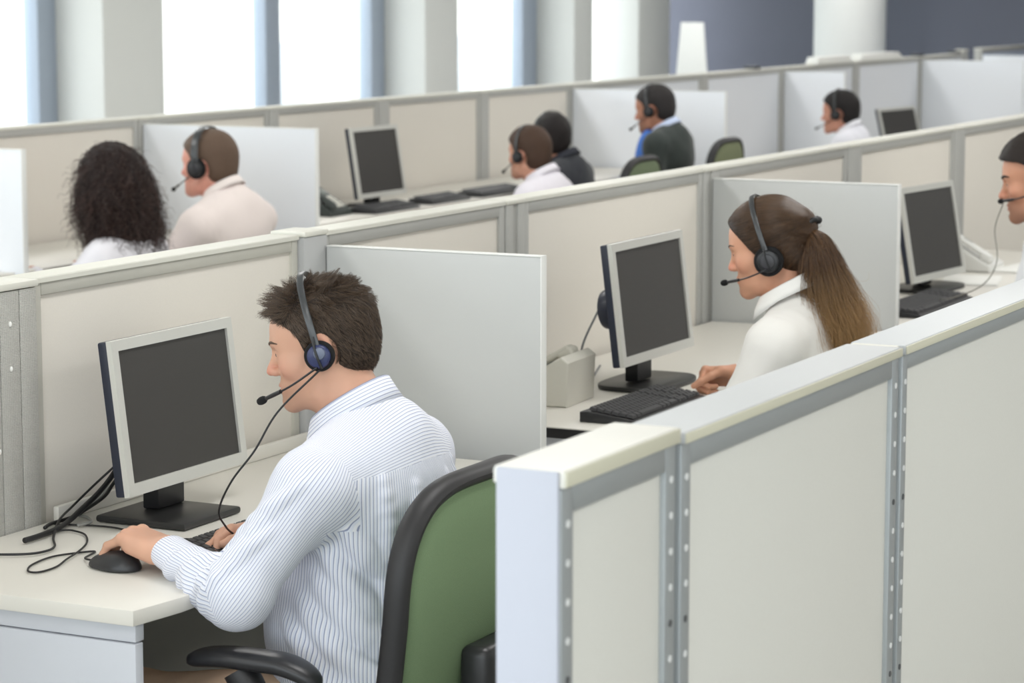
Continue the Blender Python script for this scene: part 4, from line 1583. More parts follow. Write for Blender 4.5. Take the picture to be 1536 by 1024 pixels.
cable('cable', 'thin black cable trailing off to the left photo edge', [(4.30, 3.03, .83), (4.26, 3.06, .79), (4.20, 3.07, .757), (4.12, 3.045, .745), (4.02, 2.985, .736), (3.955, 2.935, .7355), (3.911, 2.925, .7355), (3.875, 2.944, .7355), (3.845, 3.0, .7355), (3.83, 3.06, .7355)], .0024, group=G_cab)
office_chair((4.045, 2.30), 0, 'green fabric office chair under the man in the striped shirt', 'office chairs', w=.55, back_y=-.155, lean=5, back_top=.955, back_bot=.47, arm_y=(-.060, .215), arm_z=.640, seat_z=.385)

# ------------------------------------------------------------------ workstation of the woman
desk(5.63, 7.68, 2.50, 3.098, DZ, 'cream desk with a black edge in the seated woman\'s cubicle', 'desks', 'right', dark_edge=True)
t = thing('side_cabinet', 'low white cabinet between the front divider screen and the seated woman\'s desk', 'cabinet', (5.45, 2.8, 0))
MB().box((5.288, 2.53, .02), (5.60, 3.09, .615), .003).build('cabinet_body', M_lamw(), t)
MB().box((5.286, 2.515, .617), (5.605, 3.095, .64), .003).build('cabinet_top', M_desk(), t)
for z0, z1 in ((.03, .31), (.315, .61)):
    d_ = MB().box((5.292, 2.512, z0), (5.596, 2.528, z1), .002).build('drawer', M_lamw(), t)
    MB().box((5.39, 2.502, z1 - .05), (5.50, 2.512, z1 - .04), .003).build('handle', M_alu(), d_)
monitor((6.33, 2.70), .475, .322, .812, 7, 0, 'silver framed monitor facing the seated woman', 'flat monitors', DZ, bx=.03, by=.03, base='round', disc='side')
keyboard(5.72, 6.17, 2.50, 2.655, DZ, 'black keyboard on the seated woman\'s desk', 'keyboards')
desk_phone((5.99, 2.88), 184, 'pale grey desk phone beside the front divider screen', 'desk phones')
cable('cable', 'grey cable hanging from the back of the seated woman\'s monitor', [(6.16, 2.80, .96), (6.14, 2.84, .86), (6.17, 2.86, .78), (6.25, 2.88, .736), (6.40, 2.93, .733), (6.6, 3.0, .733)], .003, rgb=(120, 122, 124))
office_chair((6.05, 2.19), 0, 'green office chair under the seated woman, mostly hidden by the near row of panels', 'office chairs', back_top=.86)

# ------------------------------------------------------------------ workstation at the right photo edge
desk(7.74, 10.3, 2.50, 3.098, DZ, 'cream desk of the man at the right photo edge', 'desks', 'left')
monitor((8.84, 2.70), .46, .335, .772, 10, -6, 'silver framed monitor partly behind the second divider screen', 'flat monitors', DZ, bx=.0, by=.03, base='round')
keyboard(8.02, 8.60, 2.51, 2.67, DZ, 'black keyboard on the desk of the man at the right photo edge', 'keyboards', keys=True)
desk_phone((9.55, 2.80), 0, 'pale desk phone in front of the man at the right photo edge', 'desk phones', (222, 222, 218))

for k, (x, y, r_, l) in enumerate([(9.15, 2.68, 12, 'white sheet of paper on the desk right of the far monitor\'s base'), (9.62, 2.60, -8, 'white sheet of paper by the face of the man at the right photo edge')]):
    t = thing('paper_sheet', l, 'paper', (x, y, DZ), math.radians(r_), 'papers on the right-hand desk')
    for q in range(3):
        MB().box((-.15 + .004 * q, -.105 + .003 * q, .001 + q * .002), (.15 + .003 * q, .105 - .002 * q, .0025 + q * .002), 0).build('sheet', mat('paper_white', (240, 240, 236), .7), t, world=False)
# ------------------------------------------------------------------ far row of cubicles (wall at Y = 6.58)
BY0, BY1 = 6.58, 6.65
G_back = 'fabric panels of the far row'
xs = [(6.9, 8.1), (8.2, 9.548), (9.632, 10.638), (10.706, 11.705), (11.80, 12.855), (12.94, 14.028), (14.105, 16.078), (16.175, 17.582), (17.694, 19.18), (19.28, 20.83), (20.93, 22.06)]
names = ['far-row fabric panel leaving the photo at the left edge', 'far-row fabric panel behind the curly-haired woman', 'far-row fabric panel above the white screen behind the man in the pale pink shirt',
         'far-row fabric panel behind the small far monitor', 'far-row fabric panel right of the small far monitor', 'far-row fabric panel just left of the dark-haired people',
         'far-row panel behind the man in the dark suit', 'far-row panel right of the man in the dark suit', 'far-row panel behind the distant man with black hair',
         'far-row panel behind the distant dark screen', 'last far-row panel under the round column\'s right side']
pale = mat('panel_fabric_daylit', (216, 219, 224), .95, spec=.15)  # panel fabric again, with daylight put into its colour as a bluish white
for (a, b), l in zip(xs, names):
    cubicle_panel(a, b, BY0, BY1, TOP, l, G_back, 'grey', fab=pale if a > 14 else None)
pl = ['behind the curly-haired woman, at the left', 'between the curly-haired woman and the man in the pale pink shirt', 'above the right edge of the white screen behind the pale pink shirt', 'directly above the small far monitor',
      'to the right of the small far monitor', 'above the two dark-haired people', 'right of the suited man\'s head', 'half way between the suited man and the distant black-haired man', 'just right of the distant black-haired man', 'above the distant dark screen']
for i in range(len(xs) - 1):
    panel_post(xs[i][1] + .004, xs[i + 1][0] - .004, BY0 - .004, BY1 + .004, TOP, 'grey far-row post ' + pl[i], 'posts of the far row')
panel_post(22.064, 22.20, BY0 - .004, BY1 + .004, TOP + .03, 'grey far-row post at the right end of the row', 'posts of the far row')
G_scr = 'white divider screens of the far row'
lw = mat('laminate_far', (236, 240, 246), .5)
for x, y0, l in [(7.86, 5.93, 'white divider screen cut by the left photo edge'), (9.59, 5.69, 'white divider screen behind the man in the pale pink shirt'),
                 (14.066, 5.60, 'white divider screen behind the head of the man in the dark suit'), (17.64, 6.12, 'white divider screen behind the distant man with black hair'),
                 (20.88, 5.72, 'white divider screen behind the distant dark monitor'), (22.6, 6.0, 'bluish divider screen at the upper right photo edge')]:
    desk_screen(x, y0, BY0 - .008 if x < 22 else 6.56, 0, 1.19, .028, l, G_scr, lw)
cubicle_panel(22.62, 24.4, 6.58, 6.65, 1.25, 'bluish panel at the upper right photo edge', G_back, 'grey', fab=mat('panel_blue_far', (178, 188, 206), .9))
for k, (a, b, l) in enumerate([(6.2, 7.84, 'far-row desk beyond the white screen at the left photo edge'), (7.88, 9.57, 'far-row desk in front of the curly-haired woman'), (9.63, 14.03, 'far-row desk under the small far monitor'), (14.10, 17.6, 'far-row desk in front of the man in the dark suit'),
                               (17.68, 20.84, 'far-row desk in front of the distant black-haired man'), (20.92, 22.4, 'far-row desk at the upper right')]):
    desk(a, b, 5.97, 6.56, DZ if a < 14 else .58, l, 'desks', 'left')
monitor((11.03, 6.17), .44, .345, .780, 9, -2, 'small blurred silver monitor on the far-row desk', 'flat monitors', DZ, bx=.0, by=.03)
monitor((18.95, 6.10), .62, .26, .635, 14, -8, 'distant low dark screen right of the black-haired man', 'flat monitors', .58, bx=.0, by=.03)
monitor((21.75, 6.12), .50, .22, .615, 14, -8, 'distant low dark screen near the upper right photo edge', 'flat monitors', .58, bx=.0, by=.03)
keyboard(10.62, 11.06, 5.985, 6.13, DZ, 'dark keyboard in front of the small far monitor', 'keyboards')
desk_phone((10.50, 6.2), 0, 'dark desk phone left of the small far monitor', 'desk phones', (52, 58, 56))
keyboard(11.72, 12.25, 5.985, 6.13, DZ, 'dark keyboard left of the brown-haired man', 'keyboards')
keyboard(11.22, 11.62, 6.0, 6.14, DZ, 'dark keyboard below the right corner of the small far monitor', 'keyboards')
G_ch = 'office chairs'
office_chair((12.33, 5.63), 0, 'green chair of the dark-haired person beyond the brown-haired man', G_ch, (118, 130, 104), back_top=.93)
office_chair((13.42, 5.60), 0, 'green and black chair behind the man in the dark suit', G_ch, (126, 132, 104), back_top=.97)
office_chair((8.2, 5.72), 0, 'office chair of the curly-haired woman', G_ch, (118, 130, 104), back_top=.74)
office_chair((9.0, 5.69), 0, 'office chair of the man in the pale pink shirt', G_ch, (118, 130, 104), back_top=.76)
office_chair((11.5, 5.45), 0, 'office chair of the brown-haired man', G_ch, (118, 130, 104), back_top=.76)
office_chair((16.35, 5.55), 0, 'office chair of the distant black-haired man', G_ch, (118, 130, 104), back_top=.76)
office_chair((8.42, 2.17), 0, 'office chair of the man at the right photo edge', G_ch, back_top=.84)
# flip chart beyond the far row
t = thing('flip_chart', 'tall white paper pad on a stand beyond the far row, before the blue wall', 'flip chart', (19.9, 8.2, 0))
m = MB()
m.prism([(8.09, .95), (8.38, .95), (8.33, 1.50), (8.135, 1.50)], 19.9, 19.93, 'X', .004)
m.build('paper_pad', mat('paper_white', (240, 240, 236), .7), t)
for y in (8.10, 8.36):
    MB().tube([(19.95, 8.23, 1.5), (20.05, y, 0)], .014, 10).build('leg', M_alu(), t)
MB().tube([(19.95, 8.23, 1.5), (20.5, 8.23, 0)], .014, 10).build('leg', M_alu(), t)
# papers and clips on top of the far panels
for x0, x1, l in [(18.3, 19.1, 'flat white paper stack on top of the far panels below the round column'), (19.3, 20.3, 'long white roll of paper on top of the far panels right of the round column')]:
    t = thing('paper_stack', l, 'paper', ((x0 + x1) / 2, 6.615, TOP), 0, 'papers on the far panels')
    for k in range(3):
        MB().box((x0 + .02 * k, 6.56 + .004 * k, TOP + .001 + .017 * k), (x1 - .03 * k, 6.66, TOP + .0175 + .017 * k), .003).build('sheet_pile', mat('paper_white', (240, 240, 236), .7), t)
for x, w_ in [(17.1, 'left of the round column'), (18.9, 'below the round column'), (20.87, 'right of the round column'), (21.9, 'at the right end of the far row')]:
    t = thing('cable_clip', 'small dark clip on the far panels ' + w_, 'clip', (x, 6.60, TOP + .001), 0, 'clips on the far panels')
    MB().box((x - .05, 6.57, TOP + .001), (x + .05, 6.66, TOP + .022), .003).build('clip_body', mat('clip_dark', (70, 72, 76), .5), t)
# ------------------------------------------------------------------ the man in front
def striped_shirt(pp):
    J = pp['J']; root = pp['root']; R = J['R']
    S = Sculpt()
    torso_sculpt(S, J, .020, .05)
    # loose cloth over the lower back and the sides
    S.ell(J['belly'] + np.array((0, .018, .03)), (.172, .156, .22), R, .05)
    n_t = len(S.ops)
    for a in ('l', 'r'):
        sh, el, wr = J['s' + a], J['e' + a], J['w' + a]
        w = wr + (el - wr) * .16
        S.cone(sh + np.array((0, 0, .004)), el, .064, .054, .04)
        S.cone(el, w, .055, .034, .03)
        S.ell(el + np.array((0, -.004, .002)), (.051, .050, .048), None, .03)
    def ridge(pts, r=.006, k=.022, n=10):
        P = spline(pts, n)
        for i in range(n - 1):
            w = .35 + .65 * math.sin(PI * (i + .5) / (n - 1))
            S.cone(P[i], P[i + 1], r * w, r * w, k)
    # folds: each runs over the surface between two places, found on the cloth itself
    def fold(pts, drs, r=.007, sink=.002, k=.022, n=9):
        Q = spline(pts, n); D = spline(drs, n)
        out = []
        for q, d in zip(Q, D):
            d = d / np.linalg.norm(d)
            out.append(S.surf(q, d, .25) - d * sink)
        return out, r, k
    L = []
    sl, el, wl = J['sl'], J['el'], J['wl']
    out = np.array((-.8, -.5, .2))
    # from the armpit down and back across the flank
    for (a, b, r) in [((.02, -.02, -.10), (.05, -.12, -.22), .014), ((.03, .0, -.15), (.09, -.13, -.30), .016), ((.03, .03, -.20), (.10, -.12, -.37), .015), ((.03, .06, -.24), (.06, -.08, -.40), .013),
                      ((.04, -.06, -.06), (.10, -.12, -.14), .011), ((.05, .03, -.33), (.10, -.10, -.44), .013)]:
        a = sl + np.array(a); b = sl + np.array(b)
        mid = (a + b) / 2 + np.array((0, 0, -.018))
        L.append(fold([a, mid, b], [(-1, -.3, 0), (-1, -.5, 0), (-.9, -.8, 0)], r * 1.55, r * .55, .018))
    # gathers at the elbow and over the cuff
    fd = (wl - el) / np.linalg.norm(wl - el)
    ud = (sl - el) / np.linalg.norm(sl - el)
    for s_, r, sp in [(.050, .012, .9), (.105, .009, -.5), (.150, .008, .35)]:
        c = el + fd * s_
        pts = []; drs = []
        for th in np.linspace(-1.9, 1.6, 6):
            d = np.array((-math.cos(th), .55 * math.cos(th), math.sin(th)))
            d = d - fd * d.dot(fd) * .9
            pts.append(c + fd * (.022 * math.sin(th * 1.3 + sp * 8) + sp * .02)); drs.append(d)
        L.append(fold(pts, drs, r, .004, .016, 11))
    for s_, r, tw in [(.05, .007, .6), (.10, .006, -.4), (.15, .006, .5), (.20, .005, -.5)]:
        c = el + ud * s_
        pts = []; drs = []
        for th in np.linspace(-1.2, 1.2, 5):
            d = np.array((-math.cos(th), .45 * math.cos(th) - .5 * math.sin(th), .6 * math.sin(th)))
            pts.append(c + ud * tw * .05 * th); drs.append(d)
        L.append(fold(pts, drs, r, .003, .018))
    # long drapes down the back
    cb = J['chest']
    for x, z0, z1, r, dx in [(-.11, .12, -.18, .007, .03), (-.05, .10, -.22, .006, .0), (.05, .10, -.2, .007, .01), (.11, .12, -.16, .007, -.02)]:
        pts = [cb + np.array((x, -.02, z0)), cb + np.array((x + dx * .5, -.02, (z0 + z1) / 2)), cb + np.array((x + dx, -.01, z1))]
        L.append(fold(pts, [(x * 2, -1, .1)] * 3, r, .002, .02, 12))
    n_f = len(S.ops)
    for P, r, k in L:
        for i in range(len(P) - 1):
            w = .35 + .65 * math.sin(PI * (i + .5) / (len(P) - 1))
            S.cone(P[i], P[i + 1], r * w, r * w, k)
    lo, hi = S.bounds()
    S.disp(lo, hi, lambda P: .0014 * noise3(P, 42, 11) + .0009 * noise3(P, 95, 12))
    nkc = J['neck'] + R @ np.array((0, .064, .034))
    S.ell(nkc, np.array((.060, .070, .052)), R @ rot(-32, 0, 0), .010, 's')
    V, F = S.mesh(.0034)
    C = V[F].mean(1)
    Sx = Sculpt(); Sx.ops = S.ops[:n_f]
    part = sleeve_split(Sx, n_t, J, C)
    m_body = mat_stripe('shirt_stripe', (234, 235, 242), (146, 154, 182), 0.0066, .23, (223, 227, 240))
    # body cloth: arc length round the trunk
    c = J['chest']
    ang = np.arctan2(V[:, 0] - c[0], -(V[:, 1] - c[1]))
    A = ang[F]; A = A[:, :1] + (A - A[:, :1] + PI) % (2 * PI) - PI
    tab = np.linspace(-2 * PI, 2 * PI, 2001)
    dl = np.sqrt((.185 * np.cos(tab)) ** 2 + (.125 * np.sin(tab)) ** 2)
    arc = np.concatenate([[0], np.cumsum((dl[1:] + dl[:-1]) / 2 * (tab[1] - tab[0]))])
    U = np.stack([np.interp(A, tab, arc) * 1.22, V[F][:, :, 2]], -1)
    # yoke across the shoulders: stripes run from side to side
    yk = (C[:, 2] > J['sl'][2] + .050 - .10 * np.abs(C[:, 0] - c[0])) & (C[:, 1] < J['neck'][1] + .05)
    Uy = np.stack([.24 * np.arctan2(V[:, 2] - J['sl'][2] + .05, -(V[:, 1] - J['sl'][1] - .03))[F], V[F][:, :, 0]], -1)
    U = np.where(yk[:, None, None], Uy, U)
    body_f = part == 0
    ids = np.where(body_f)[0]
    shirt = cloth_part('shirt', V, F, body_f & ~yk, m_body, root, U)
    cloth_part('yoke', V, F, body_f & yk, m_body, shirt, U)
    for n_, a in ((1, 'l'), (2, 'r')):
        sh, el, wr = J['s' + a], J['e' + a], J['w' + a]
        f_ = part == n_
        up = limb_uv(V, F, sh, el, np.array((1.0 if a == 'l' else -1, .2, 0)), .06828)
        fo = limb_uv(V, F, el, wr, np.array((1.0 if a == 'l' else -1, .2, 0)), .05252)
        fore = (C - el) @ ((el - sh) / np.linalg.norm(el - sh)) * .6 + (C - el) @ ((wr - el) / np.linalg.norm(wr - el)) > .012
        u = np.where(fore[:, None, None], fo, up)
        s_ = cloth_part('sleeve', V, F, f_, m_body, shirt, u)
        # cuff
        t = (wr - el) / np.linalg.norm(wr - el)
        p0 = wr + (el - wr) * .32; p1 = wr - t * .006
        e1 = np.cross(t, (0, 0, 1.0)); e1 /= np.linalg.norm(e1); e2 = np.cross(e1, t)
        VV = []; FF = []; UU = []
        nn = 48
        prof = [(0, .0335), (.12, .0375), (.5, .0378), (.85, .0368), (.97, .0358), (1.0, .0345), (.97, .0330), (.5, .034), (0, .033)]
        for i in range(nn):
            th = 2 * PI * i / nn
            for q, r in prof:
                VV.append(p0 + (p1 - p0) * q + r * (math.cos(th) * e1 * 1.05 + math.sin(th) * e2 * .88))
        k = len(prof)
        for i in range(nn):
            for j in range(k - 1):
                FF.append((i * k + j, ((i + 1) % nn) * k + j, ((i + 1) % nn) * k + j + 1, i * k + j + 1))
                UU += [(i / nn * .28, 0), ((i + 1) / nn * .28, 0), ((i + 1) / nn * .28, .1), (i / nn * .28, .1)]
        cf = mesh_obj('cuff', VV, FF, m_body, s_)
        l = cf.data.uv_layers.new(name='cloth')
        l.data.foreach_set('uv', np.array(UU, np.float32).ravel())
    # collar
    cc = J['neck'] + np.array((0, .056, .014))
    cv, cf_, cu = collar_mesh(cc, R, .060, .078, 33, .03, .045, .016)
    o = mesh_obj('collar', cv, cf_, m_body, shirt)
    l = o.data.uv_layers.new(name='cloth')
    l.data.foreach_set('uv', np.array([cu[i] for f_ in cf_ for i in f_], np.float32).ravel())
    cv, cf_, cu = collar_mesh(cc + np.array((0, -.001, -.004)), R, .0600, .0775, 33, .03, .056, .0205, gap=60)
    mesh_obj('collar_lining', cv, cf_, mat('lining_navy', (62, 70, 108), .8), shirt)
    T = Sculpt()
    T.ell(J['pelvis'] + np.array((0, 0, -.01)), (.175, .128, .108), R, 0)
    for a in ('l', 'r'):
        T.cone(J['h' + a], J['k' + a], .085, .064, .05)
        T.cone(J['k' + a], J['a' + a], .066, .056, .03)
    lo, hi = T.bounds()
    T.disp(lo, hi, lambda P: .002 * noise3(P, 40, 21))
    Vt, Ft = T.mesh(.006)
    fast_mesh('trousers', Vt, Ft, mat('trousers_tan', (206, 176, 150), .9, spec=.15, bump=(500, .1, .001)), root)
    for a in ('l', 'r'):
        T = Sculpt(); an = J['a' + a]
        T.cone(an + np.array((0, -.03, -.045)), an + np.array((0, .17, -.058)), .040, .033, 0)
        T.cut(an + np.array((-.3, -.3, -.3)), an + np.array((.3, .4, .1)), lambda P: .004 - P[:, 2])
        Vs, Fs = T.mesh(.008)
        fast_mesh('shoe', Vs, Fs, mat('shoe', (28, 26, 26), .4), root)
    pp['shirt'] = S

H1 = np.array((4.08, 2.416, 1.140))
man = person('man in a blue striped shirt with short brown hair, typing at the front desk', 'call agents', H1, pitch=12, yaw_head=19, scale=.925, h=.0026,
             look=dict(skin=(208, 162, 138), beard=.4, beard_rgb=(150, 118, 98), lip=(196, 124, 112), jaw=1.05),
             hands=dict(l=dict(fwd=(.22, 1, .20), nrm=(-.10, -.2, 1), curl=[(34, 30, 18), (38, 34, 18), (40, 36, 18), (34, 34, 18)], thumb=(.8, .5, -.35), spread=1.2, s=1.15),
                        r=dict(fwd=(-.92, .36, .02), nrm=(.05, .42, .9), curl=[(22, 40, 20), (26, 42, 20), (28, 40, 18), (30, 38, 18)], thumb=(.93, .24, -.20), tcurl=.06, s=1.08)),
             joints=dict(wl=(-.205, .210, -.366), el=(-.300, .000, -.408), wr=(.055, .168, -.370), er=(.29, .0, -.43), neck=(0, -.115, -.112), sl=(-.196, -.086, -.242), sr=(.178, -.100, -.232),
                         chest=(0, -.105, -.345), belly=(0, -.075, -.53), pelvis=(0, -.115, -.635), hl=(-.095, -.10, -.662), hr=(.095, -.10, -.685), kl=(-.13, .34, -.692), kr=(.15, .34, -.765)))
striped_shirt(man)
brows(man, (82, 62, 48))

def comb_man(L, N):
    x, y, z = L[:, 0], L[:, 1], L[:, 2]
    top = np.clip((z - .055) / .05, 0, 1)
    front = np.clip((y - .015) / .05, 0, 1)
    tf = np.clip((z - .05) / .03, 0, 1) * front
    d = np.stack([x * (1.2 - tf), -.55 + 2.1 * tf + .15 * top, -.8 + .70 * top + .75 * tf], 1)
    return d + N * (.06 + .25 * top + .15 * tf)[:, None]

def len_man(L):
    top = np.clip((L[:, 2] - .055) / .05, 0, 1)
    tf = np.clip((L[:, 2] - .05) / .03, 0, 1) * np.clip((L[:, 1] - .03) / .05, 0, 1)
    side = np.interp(L[:, 2], [-.08, -.03, .05], [.007, .013, .020])
    return side + .008 * top + .024 * tf

short_hair(man, (42, 33, 27), (106, 86, 68), 22000, comb_man, len_man, t_top=.008, t_side=.003, lump=.0016, h=.0028, name_key='brown', seed=3, hug=.0042, radius=.00027, clump=22)
headset(man, 'black and blue headset worn by the man in the striped shirt', 'headsets', cup_r=.031, blue=True, lift=.022, lean=.012, cup=(-.095, -.011, -.014), boom_end=(-.052, .122, -.080),
        cable=[man['f']((-.100, -.008, -.040)), (3.965, 2.44, 1.03), (3.94, 2.475, .96), (3.93, 2.52, .90), (3.95, 2.56, .84), (3.995, 2.575, .80), (4.035, 2.585, .778)])

# ------------------------------------------------------------------ the woman
H2 = np.array((6.045, 2.290, 1.150))
wom = person('woman in a white blouse with a long brown ponytail and headset', 'call agents', H2, pitch=14, yaw_head=6, h=.0034, scale=.95, build=.9, neck_r=.047, female=True,
             look=dict(skin=(214, 160, 132), ears=False, jaw=.85, nose=.8, lip=(204, 110, 104), flush=(222, 140, 122)),
             joints=dict(wr=(.325, .195, -.372), er=(.33, .0, -.42), wl=(-.10, .22, -.54), el=(-.225, .035, -.475), neck=(0, -.095, -.115), sl=(-.178, -.075, -.235), sr=(.178, -.075, -.235), chest=(0, -.085, -.36)),
             hands=dict(r=dict(fwd=(-.45, .9, .0), nrm=(.6, .2, .8), curl=[(70, 80, 40)] * 4, thumb=(.8, .2, -.5)), l=None))
simple_clothes(wom, (240, 238, 234), 'blouse', g=.014, h=.0045, collar=(244, 243, 240), sleeve=(.062, .056, .040), trousers=(58, 58, 66), female=True)
brows(wom, (58, 44, 36), .7)

def fem_line(L):
    x, y, z = L[:, 0], L[:, 1], L[:, 2]
    lim = np.interp(z, [-.11, -.07, -.045, -.02, .0, .03, .06, .08, .10, .14], [-.045, -.026, -.014, .012, .028, .044, .066, .084, .11, .15])
    return np.maximum((y - lim) * .75, (-.098 - z) * .9)

f2 = wom['f']
HS = scalp_field(f2, .012, .006, fem_line, .0006)
TIE = np.array((0, -.122, .042))
HS.ell(f2((0, -.105, .035)), np.array((.034, .034, .036)) * f2.s, f2.R, .03)
Vh, Fh = HS.mesh(.0032)
wcap = fast_mesh('hair', Vh, Fh, mat('hair_cap_w', (46, 34, 27), .45, spec=.4, noise=(200, .3)), wom['root'])
rng = np.random.default_rng(9)
P, N = sample_surface(Vh, Fh, 9000, rng)
L = f2.inv(P)
t = np.linspace(0, 1, 12)
path = []
for q in L:
    ln = min(1.0, .085 / max(.02, np.linalg.norm(TIE - q)) + .15)
    path.append(q + (TIE - q) * (t[:, None] * ln))
path = np.array(path)
W = f2(path.reshape(-1, 3))
for _ in range(3):                      # lay every strand onto the mass of hair
    d = HS.eval(W); g = HS.grad(W)
    n_ = np.maximum(np.linalg.norm(g, axis=1), .3)[:, None]
    ok = d < .5
    W[ok] -= (g / n_ * np.clip(d - .0006, -.05, .03)[:, None])[ok]
strands('hair_strands', W.reshape(path.shape), .00030, mat_hair('hair_w', (40, 29, 23), (100, 74, 52), rough=.3), wcap)
# ponytail: a bundle that widens and lightens towards its ends
tail = [(6.045, 2.182, 1.192), (6.045, 2.165, 1.165), (6.045, 2.152, 1.115), (6.042, 2.138, 1.06), (6.036, 2.118, 1.0), (6.03, 2.096, .945), (6.025, 2.088, .895)]
tc = spline(tail, 16)
tr = np.interp(np.linspace(0, 1, 16), [0, .10, .3, .55, .8, 1], [.012, .026, .048, .064, .068, .046])
m = MB(); m.tube(tc, list(tr * .72), 18)
pony = m.build('ponytail', mat('hair_tail_core', (72, 52, 38), .5, noise=(150, .3)), wcap)
n = 5200
ph = rng.uniform(0, 2 * PI, n); rr = np.sqrt(rng.uniform(.25, 1, n))
PT = np.zeros((n, 16, 3))
side = np.array((1.0, 0, 0)); 
T = np.gradient(tc, axis=0); T /= np.linalg.norm(T, axis=1)[:, None]
Bn = np.cross(T, side); Bn /= np.linalg.norm(Bn, axis=1)[:, None]
tt = np.linspace(0, 1, 16)
wv = rng.normal(0, 1, (n, 4))
kk = rng.integers(0, 60, n); clump = rng.normal(0, 1, (60, 3))
for i in range(16):
    a = ph + .5 * tt[i] * wv[:, 0] * .4
    rad = rr * tr[i] * (1 + .18 * tt[i] * wv[:, 1])
    sway = .021 * tt[i] * np.sin(3.4 * tt[i] * PI + clump[kk, 0] * 2) * clump[kk, 1]
    PT[:, i] = tc[i] + (np.cos(a) * rad + sway)[:, None] * side + (np.sin(a) * rad * 1.05 + .026 * tt[i] ** 2 * clump[kk, 2])[:, None] * Bn[i] + T[i] * (.05 * tt[i] ** 3 * wv[:, 2])[:, None]
strands('hair_strands', PT, .00034, mat_hair('hair_w_tail', (52, 37, 27), (116, 84, 56), (186, 148, 98)), pony)
m = MB()
c = f2((0, -.124, .046))
m.torus(f2((0, -.120, .040)), .020, .006, 'Y'); 
m.build('hair_tie', M_blk(), wom['root'])
t_ = thing('hair_clip', 'small black clip holding the woman\'s ponytail', 'hair clip', tuple(f2((0, -.135, .022))))
m = MB()
for s_ in (-1, 1):
    m.tube([f2((s_ * .028, -.116, .030)), f2((s_ * .020, -.138, .044)), f2((0, -.148, .038))], [.004, .007, .006], 10, 10)
m.build('jaws', M_blk(), t_)
MB().ball(f2((0, -.146, .040)), (.012, .010, .010), 16).build('hinge', M_blk(), t_)
headset(wom, 'black headset with a slim microphone worn by the woman in the white blouse', 'headsets', cup_r=.040, lift=.016, lean=.018, cup=(-.092, -.016, -.034), boom_end=(-.048, .116, -.066))

# ------------------------------------------------------------------ the man at the right edge
H3 = np.array((8.12, 2.172, 1.186))
def line_right(L):
    M = L.copy()
    M[:, 1] += .026 * np.exp(-((L[:, 2] - .048) / .026) ** 2)
    return male_line(M, .106)

m3 = person('man with dark hair cut off by the right photo edge', 'call agents', H3, pitch=11, yaw_head=10, h=.0045, scale=1.06, look=dict(skin=(204, 148, 120), nose=1.0, beard=.65, beard_rgb=(128, 98, 84)), joints=dict(wl=(-.02, .16, -.50), wr=(.1, .16, -.50), el=(-.26, -.02, -.47)))
simple_clothes(m3, (226, 228, 232), 'white_shirt', h=.007, collar=(232, 233, 236))
brows(m3, (38, 30, 26), 1.7)
def comb_plain(L, N):
    return np.stack([L[:, 0] * 3, -.6 + 0 * L[:, 1], -.5 + 0 * L[:, 1]], 1) + N * .2
short_hair(m3, (36, 28, 24), (60, 48, 40), 0, comb_plain, None, t_top=.026, t_side=.010, lump=.003, h=.0045, name_key='dark', line=line_right)
headset(m3, 'black headset of the man at the right photo edge', 'headsets', lift=.016, boom_end=(-.034, .106, -.046), cable_rgb=(140, 140, 132),
        cable=[m3['f']((-.02, .110, -.056)), (8.14, 2.31, 1.02), (8.10, 2.29, .92), (8.12, 2.34, .84), (8.22, 2.47, .78), (8.4, 2.58, .75)])

# ------------------------------------------------------------------ people of the far row
def curly(pp, key, rgb, light):
    f = pp['f']
    S = Sculpt()
    S.ell(f((0, -.030, .035)), np.array((.112, .120, .118)), f.R, 0)
    S.ell(f((0, -.045, -.07)), np.array((.175, .140, .15)), f.R, .06)
    S.ell(f((0, -.075, -.19)), np.array((.155, .120, .11)), f.R, .05)
    S.ell(f((0, .105, -.055)), np.array((.062, .085, .115)), f.R, .03, 's')
    lo, hi = S.bounds()
    S.disp(lo, hi, lambda P: .007 * noise3(P, 65, 31) + .004 * noise3(P, 130, 32))
    V, F = S.mesh(.006)
    cap = fast_mesh('hair', V, F, mat('hair_cap_' + key, rgb, .6, spec=.3, noise=(120, .4), bump=(180, 1, .01)), pp['root'])
    rng = np.random.default_rng(4)
    P, N = sample_surface(V, F, 2600, rng)
    K = 22; t = np.linspace(0, 1, K)
    ln = rng.uniform(.05, .10, len(P)); ph = rng.uniform(0, 6.28, len(P)); r = rng.uniform(.004, .008, len(P))
    D = N * .38 + np.array((0, 0, -1.0)) + rng.normal(0, .3, N.shape); D /= np.linalg.norm(D, axis=1)[:, None]
    A = np.cross(D, rng.normal(0, 1, D.shape)); A /= np.linalg.norm(A, axis=1)[:, None]; B = np.cross(D, A)
    th = ph[:, None] + t[None] * 13
    pts = P[:, None] + N[:, None] * .002 + D[:, None] * (ln[:, None] * t[None])[..., None] + (r[:, None] * np.cos(th))[..., None] * A[:, None] + (r[:, None] * np.sin(th))[..., None] * B[:, None]
    strands('hair_strands', pts, .0011, mat_hair('hair_' + key, rgb, light), cap)

p4 = person('woman with a full head of dark curly hair seen from behind at the left', 'call agents', (8.17, 5.78, 1.055), pitch=2, h=.007, look=dict(skin=(196, 140, 112)), joints=dict(sl=(-.17, -.085, -.285), sr=(.17, -.085, -.285), neck=(0, -.10, -.15), chest=(0, -.095, -.40)))
simple_clothes(p4, (232, 230, 236), 'lilac_white', h=.009, collar=(236, 234, 240))
curly(p4, 'curl', (36, 24, 22), (70, 48, 42))

